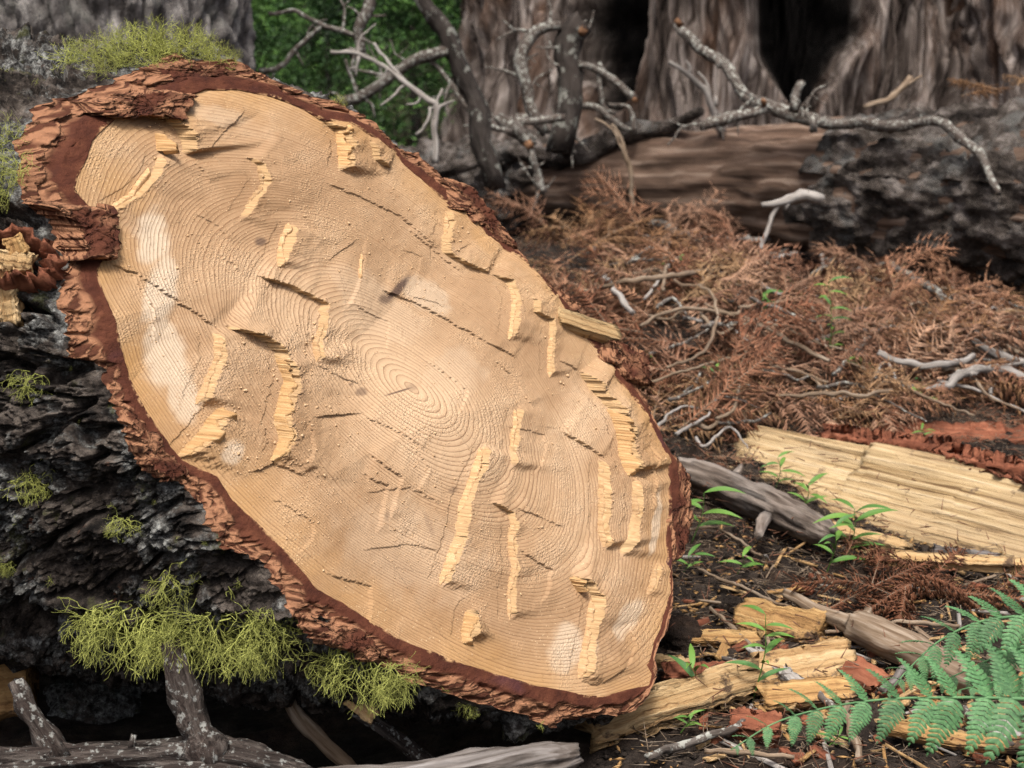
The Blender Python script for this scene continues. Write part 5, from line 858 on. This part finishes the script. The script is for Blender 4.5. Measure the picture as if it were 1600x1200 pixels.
# ------------------------------------------------------------------ wolf lichen on the log
k = NT('lichen', 0.8, 0.2); c = k.ramp(k.noise(k.attr('tc'), 22, 2), [(0.35, (0.22, 0.25, 0.060)), (0.65, (0.50, 0.53, 0.15))]); c = k.mix(0.5, c, k.mix(1.0, c, k.ramp(k.rnd(), [(0, 0.55), (1, 1.35)]), 'MULTIPLY')); MAT['lichen'] = k.done(c)
def lichen_mesh(seed, droop, n0=26, depth=4, R0=1.0):
    """tuft of forking strands, about one unit across"""
    rng = np.random.default_rng(seed); mb = MB(); st = []
    for _ in range(n0):
        d_ = rng.normal(size=3) * (1, 1, 0.6); d_[2] = abs(d_[2]) * 0.8 + 0.15; st.append((rng.normal(size=3) * (0.10, 0.10, 0.02), unit(d_), 0.0115, depth))
    while st:
        p_, d_, r_, dep = st.pop(); pts = [p_]
        for _ in range(3): d_ = unit(d_ + rng.normal(size=3) * 0.30 + droop * 0.16); p_ = p_ + d_ * 0.062; pts.append(p_)
        tube(mb, np.array(pts), np.linspace(r_, r_ * 0.75, 4), 3, 0.0, False)
        if dep > 0:
            for s_ in range(2 if rng.random() < 0.8 else 1): st.append((p_, unit(d_ + rng.normal(size=3) * 0.62), r_ * 0.76, dep - 1))
    return mb.mesh('lichen_tuft', MAT['lichen'])
LUP = [lichen_mesh(400 + i, np.array((0, 0, 0.3)), 18, 4) for i in range(3)]; LHG = [lichen_mesh(410 + i, np.array((0, 0, 0.75)), 15, 4) for i in range(3)]; LSM = [lichen_mesh(420 + i, np.array((0, 0, 0.0)), 4, 3) for i in range(3)]
def tuft(px, py, size, kind, label, group, hang=0.0, i=0):
    P_, n_ = on_bark(px, py); d_ = float(np.dot(P_ - CAM, FWD)); me_ = {'up': LUP, 'hang': LHG, 'small': LSM}[kind][i % 3]; o = bpy.data.objects.new('lichen_tuft', me_); COL.objects.link(o)
    z_ = Vector(unit(n_ * (1 - hang) + np.array((0, -0.25, -1.0)) * hang + np.array((0, 0, 0.15)) * (1 - hang))); q = z_.to_track_quat('Z', 'Y'); o.rotation_euler = (q @ Matrix.Rotation(i * 1.7, 3, 'Z').to_quaternion()).to_euler(); o.location = P_ - n_ * 0.004; s_ = size * d_ / FPX; o.scale = (s_, s_, s_); tag(o, label, 'lichen', group)
ORD = ['first', 'second', 'third', 'fourth', 'fifth', 'sixth', 'seventh', 'eighth', 'ninth', 'tenth', 'eleventh', 'twelfth', 'thirteenth']
def order(L): return {q: ORD[i] for i, q in enumerate(sorted(L))}
gt_ = 'yellow green lichen along the top of the log'; TOP = [(105,88,55),(140,84,60),(175,82,70),(205,80,75),(235,78,80),(262,78,80),(290,80,70),(315,84,60),(338,90,50),(366,92,28),(190,100,45),(240,98,40),(150,104,40)]
for i, (px, py, s_) in enumerate(TOP): tuft(px, py, s_, 'up', 'yellow green lichen tuft, ' + order(TOP)[(px, py, s_)] + ' from the left in the row on top of the log', gt_, 0, i)
for i, (px, py, s_, kd, hg, lb) in enumerate([(8,215,60,'up',0.2,'bright lichen tuft at the left edge above the branch stub'), (28,262,60,'up',0.3,'pale lichen tuft below the bright one at the left edge'), (98,235,75,'up',0.45,'fine hanging lichen beside the upper left wood edge'), (10,292,50,'up',0.3,'lichen tuft lowest of three at the left edge'), (10,110,18,'small',0,'tiny lichen sprig on the log top at the left edge'), (60,120,22,'small',0,'small lichen sprig on the bark below the top row'), (527,158,22,'up',0,'lone lichen sprig on the rim right of the log top'), (620,228,12,'small',0,'tiny lichen fleck on the upper right rim'),
     (55,590,62,'hang',0.6,'round lichen tuft hanging mid way down the bark'), (48,745,66,'hang',0.6,'lichen tuft hanging below the round one on the bark'), (195,815,46,'hang',0.5,'lichen tuft near the middle of the lower bark'), (18,880,36,'hang',0.6,'faint lichen tuft low on the left edge'), (75,905,26,'small',0.7,'thin lichen strand low on the bark at left'), (256,900,80,'hang',0.7,'full lichen tuft above the broken stub'), (300,905,36,'small',0.5,'side sprig of lichen right of the full tuft'), (415,955,55,'hang',0.7,'lichen tuft by the lower rim of bark'), (462,975,36,'small',0.8,'small pale lichen strand under the lower rim'),
     (270,840,16,'small',0.4,'tiny lichen fleck below the torn red bark'), (320,850,18,'small',0.4,'tiny lichen fleck next to the rim'), (735,1108,32,'hang',0.8,'small lichen tuft under the rim above the silver log'), (690,1085,22,'small',0.8,'lichen wisp under the rim at bottom centre'), (845,1128,26,'small',0.8,'lichen wisp near the log tip'), (300,560,14,'small',0.2,'minute lichen fleck beside the rim'), (110,575,18,'small',0.2,'lichen fleck right of the round tuft'), (240,790,16,'small',0.2,'lichen fleck above the lower rim'), (120,660,14,'small',0.2,'lichen fleck on the middle bark'), (30,820,22,'small',0.4,'lichen sprig under the second round tuft'), (370,905,24,'small',0.6,'lichen wisp beside the lower rim')]):
    tuft(px, py, s_, kd, lb, 'lichen tufts on the bark', hg, i)
BRD = [(165,950,120),(200,955,135),(235,960,130),(275,965,110),(320,965,120),(355,970,130),(395,975,120),(430,985,95),(190,940,90)]
for i, (px, py, s_) in enumerate(BRD): tuft(px, py, s_, 'hang', 'olive lichen tuft, ' + order(BRD)[(px, py, s_)] + ' from the left in the beard hanging under the log', 'lichen beard under the log', 0.75, i)
CHP = [(525,1020,95),(560,1035,110),(590,1045,95),(615,1060,60)]
for i, (px, py, s_) in enumerate(CHP): tuft(px, py, s_, 'hang', 'lichen tuft, ' + order(CHP)[(px, py, s_)] + ' from the left around the tan chip under the rim', 'lichen around the tan chip', 0.8, i)

# ------------------------------------------------------------------ ferns and seedlings
k = NT('fern_leaf', 0.55, 0.35); c = k.ramp(k.noise(k.attr('tc'), 20, 3), [(0.3, (0.045, 0.125, 0.050)), (0.7, (0.115, 0.255, 0.105))]); c = k.mix(0.8, c, k.mix(1.0, c, k.ramp(k.rnd(), [(0, 0.7), (1, 1.3)]), 'MULTIPLY')); MAT['fern'] = k.done(c, k.bump(k.noise(k.attr('tc'), 120, 2), 0.3, 0.002))
k = NT('seedling_leaf', 0.5, 0.35); c = k.ramp(k.rnd(), [(0.0, (0.065, 0.16, 0.028)), (0.5, (0.13, 0.26, 0.045)), (1.0, (0.055, 0.15, 0.045))]); MAT['seedling'] = k.done(c, k.bump(k.noise(k.attr('tc'), 60, 2), 0.3, 0.002))
def pinna(seed, lobes=11):
    """one leaflet of bracken along +X, unit length, lobed on both sides"""
    rng = np.random.default_rng(seed); mb = MB()
    def sag(x_, y_): return 0.05 * math.sin(x_ * 3.0) - 0.18 * x_ ** 2 - 0.5 * y_ * y_
    mid = np.array([(x_, 0, sag(x_, 0) - 0.006) for x_ in np.linspace(0, 1.0, lobes + 2)]); tube(mb, mid, np.linspace(0.010, 0.003, len(mid)), 4)
    for sd_ in (-1, 1):
        for i in range(lobes):
            x0 = (i + 0.1) / (lobes + 0.8); wl = 0.80 / (lobes + 0.8); ln = 0.25 * (1 - x0) ** 0.8 * (0.75 + 0.5 * min(1, x0 * 6)) * rng.uniform(0.88, 1.1) + 0.012; sk = ln * 0.42
            out = [(x0, 0), (x0 + wl * 0.02 + sk * 0.45, ln * 0.55), (x0 + wl * 0.20 + sk * 0.9, ln * 0.9), (x0 + wl * 0.55 + sk * 1.05, ln), (x0 + wl * 0.92 + sk * 0.85, ln * 0.78), (x0 + wl * 0.98 + sk * 0.35, ln * 0.35), (x0 + wl, 0)]
            V = np.array([(x_, sd_ * y_, sag(x_, y_) + 0.012 * math.sin(y_ * 30 + i)) for x_, y_ in out]); c_ = (x0 + wl * 0.5 + sk * 0.45, sd_ * ln * 0.5, sag(x0, ln * 0.5) + 0.010); V = np.vstack([V, c_]); T_ = [(7, q, (q + 1) % 7) if sd_ < 0 else (7, (q + 1) % 7, q) for q in range(7)]; mb.add(V, None, T_)
    x_ = 0.965; V = np.array([(x_, 0.02, sag(x_, 0)), (x_, -0.02, sag(x_, 0)), (1.03, 0, sag(1.03, 0))]); mb.add(V, None, [(0, 1, 2)])
    return mb.mesh('pinna', MAT['fern'])
PIN = [pinna(i, 10 + i) for i in range(3)]
def frond(label, pts, d, maxlen, npair, face_dir, swing=60, tipw=0.10):
    P = np.array([W(px, py, dd) for (px, py), dd in zip(pts, d)]); C = catmull(np.hstack([P, np.zeros((len(P), 1))]), 0.01)[:, :3]; n_ = len(C); t = empty('fern_frond', C[0]); tag(t, label, 'fern', 'bracken fronds at the lower right')
    tube(MB(), C, np.linspace(0.0030, 0.0008, n_), 6).build('stem', MAT['fern'], t); T_ = np.gradient(C, axis=0); T_ /= np.linalg.norm(T_, axis=1)[:, None]; nrm = unit(face_dir); s_ = np.concatenate([[0], np.cumsum(np.linalg.norm(np.diff(C, axis=0), axis=1))])
    for i in range(npair):
        u_ = (i + 0.5) / npair; u_ = 1 - (1 - u_) ** 1.12; q = min(n_ - 1, int(np.searchsorted(s_, u_ * s_[-1]))); tt = T_[q]; side = unit(np.cross(unit(face_dir), tt)); ln = maxlen * ((1 - u_) ** 0.62 * 0.9 + tipw * (1 - u_) + 0.03)
        for sg_ in (-1, 1):
            near = (side * sg_)[2] - (side * sg_)[1] * 0.3 < 0; nrm = unit(face_dir) if near else unit((0, 0.45, 1.0)); side = unit(np.cross(unit(face_dir), tt))
            a_ = math.radians(swing - 14 * u_ + rng.normal(0, 3)); X_ = unit(tt * math.cos(a_) + side * sg_ * math.sin(a_) + nrm * rng.normal(0, 0.10)); Z_ = unit(nrm - X_ * np.dot(nrm, X_)); Y_ = np.cross(Z_, X_)
            o = bpy.data.objects.new('pinna', PIN[(i + (sg_ > 0)) % 3]); COL.objects.link(o); o.parent = t; p_ = C[q] - C[0]; l_ = ln * rng.uniform(0.93, 1.07)
            o.matrix_basis = Matrix(((X_[0] * l_, Y_[0] * l_, Z_[0] * l_, p_[0]), (X_[1] * l_, Y_[1] * l_, Z_[1] * l_, p_[1]), (X_[2] * l_, Y_[2] * l_, Z_[2] * l_, p_[2]), (0, 0, 0, 1)))
frond('long lower bracken frond reaching left along the bottom right', [(1720,1100),(1600,1092),(1480,1090),(1380,1093),(1290,1106),(1210,1130),(1142,1172)], [2.02,2.05,2.08,2.1,2.12,2.12,2.1], 0.100, 14, (0.05, -0.75, 0.65), 72)
frond('upper bracken frond arching down from the right edge', [(1700,960),(1600,962),(1530,972),(1470,1000),(1425,1040),(1388,1082)], [2.2,2.22,2.24,2.25,2.24,2.2], 0.085, 11, (0.2, -0.6, 0.75), 64)
frond('middle bracken frond between the upper and the long lower one', [(1720,985),(1620,1006),(1560,1025),(1500,1052),(1446,1076)], [2.25,2.28,2.3,2.3,2.28], 0.075, 10, (0.05, -0.45, 0.88), 64)
frond('small bracken frond at the right edge below the middle one', [(1720,1050),(1640,1052),(1570,1062),(1500,1078)], [2.18,2.2,2.22,2.2], 0.065, 9, (0.0, -0.4, 0.9), 64)
def leaf_mesh(seed):
    """narrow pointed leaf along +X, unit length, folded along its rib and curving down"""
    rng = np.random.default_rng(seed); n_ = 9; u_ = np.linspace(0, 1, n_); w_ = 0.088 * np.sin(np.pi * u_ ** 0.75) ** 0.9 + 0.002; z_ = 0.10 * np.sin(u_ * 2.2) - 0.30 * u_ ** 2; V = np.vstack([np.stack([u_, 0 * u_, z_], -1), np.stack([u_, w_, z_ + 0.35 * w_], -1), np.stack([u_, -w_, z_ + 0.35 * w_], -1)]); i = np.arange(n_ - 1)
    mb = MB(); mb.add(V, np.vstack([np.stack([i, i + 1, i + n_ + 1, i + n_], -1), np.stack([i, i + 2 * n_, i + 2 * n_ + 1, i + 1], -1)])); return mb.mesh('leaf', MAT['seedling'])
LEAF = [leaf_mesh(i) for i in range(2)]
def seedling(label, base, tip, nl, ll, seed, group='green seedlings'):
    rng = np.random.default_rng(seed); B_, d_ = ray_ground(*base); T_ = W(tip[0], tip[1], d_ * 0.985); P = np.array([B_, B_ + (T_ - B_) * 0.5 + np.array((0.01, 0, 0.01)), T_]); C = catmull(np.hstack([P, np.zeros((3, 1))]), 0.01)[:, :3]; t = empty('seedling', B_); tag(t, label, 'seedling', group); tube(MB(), C, np.linspace(0.0014, 0.0006, len(C)), 5).build('stem', MAT['seedling'], t)
    for i in range(nl):
        u_ = 0.25 + 0.75 * (i + 0.5) / nl; q = min(len(C) - 1, int(u_ * len(C))); a_ = i * 2.6 + rng.normal(0, 0.4); X_ = unit(np.array((math.cos(a_), math.sin(a_) * 0.7, rng.uniform(0.0, 0.6)))); Z_ = unit(np.array((0, -0.4, 1.0)) - X_ * np.dot(X_, (0, -0.4, 1.0))); Y_ = np.cross(Z_, X_); l_ = ll * d_ / FPX * rng.uniform(0.7, 1.2); p_ = C[q] - B_
        o = bpy.data.objects.new('leaf', LEAF[i % 2]); COL.objects.link(o); o.parent = t; o.matrix_basis = Matrix(((X_[0] * l_, Y_[0] * l_, Z_[0] * l_, p_[0]), (X_[1] * l_, Y_[1] * l_, Z_[1] * l_, p_[1]), (X_[2] * l_, Y_[2] * l_, Z_[2] * l_, p_[2]), (0, 0, 0, 1)))
for i, (lb, b_, t_, nl, ll) in enumerate([('leggy green seedling standing before the wood block', (1175,1100), (1196,960), 9, 52), ('green seedling with long drooping leaves in front of the small log', (1320,880), (1335,795), 9, 60), ('green seedling beside the small log end', (1290,900), (1305,822), 6, 55), ('grassy seedling arching beside the cut face right edge', (1080,850), (1100,770), 6, 55), ('low broad leaved seedling by the plank under the log tip', (1080,1090), (1078,1040), 5, 55),
   ('thin grass sprig in the heap before the bare fallen log', (1180,500), (1190,460), 6, 34), ('green sprig beside the arched twig', (1110,600), (1118,570), 5, 32), ('green sprig under the pale long stick', (1240,470), (1236,440), 5, 28), ('grassy sprig in the soil below the small log', (1150,900), (1160,870), 4, 40), ('leafy sprig at the split slab foot', (1250,800), (1262,760), 6, 40), ('thin green sprig rising through the litter heap', (1292,580), (1295,440), 13, 30), ('small green sprig before the split slab', (1210,770), (1215,715), 6, 34), ('tiny green sprig above the split slab bark', (1436,690), (1440,672), 4, 26), ('green sprig at the heap just beyond the log rim', (1000,580), (1005,555), 5, 34), ('green blades in the heap above the arched twig', (1055,440), (1062,410), 5, 34), ('green sprig near the pale wavy branch', (1435,640), (1438,600), 5, 30), ('small seedling on the soil beside the cut face', (1065,900), (1075,870), 4, 44), ('green sprig in the middle of the heap', (1345,600), (1340,560), 5, 30), ('pale green sprig under the plank by the silver log', (1060,1150), (1075,1120), 6, 30), ('low seedling beneath the long fern frond', (1290,1170), (1310,1150), 5, 30)]):
    seedling(lb, b_, t_, nl, ll, 500 + i)
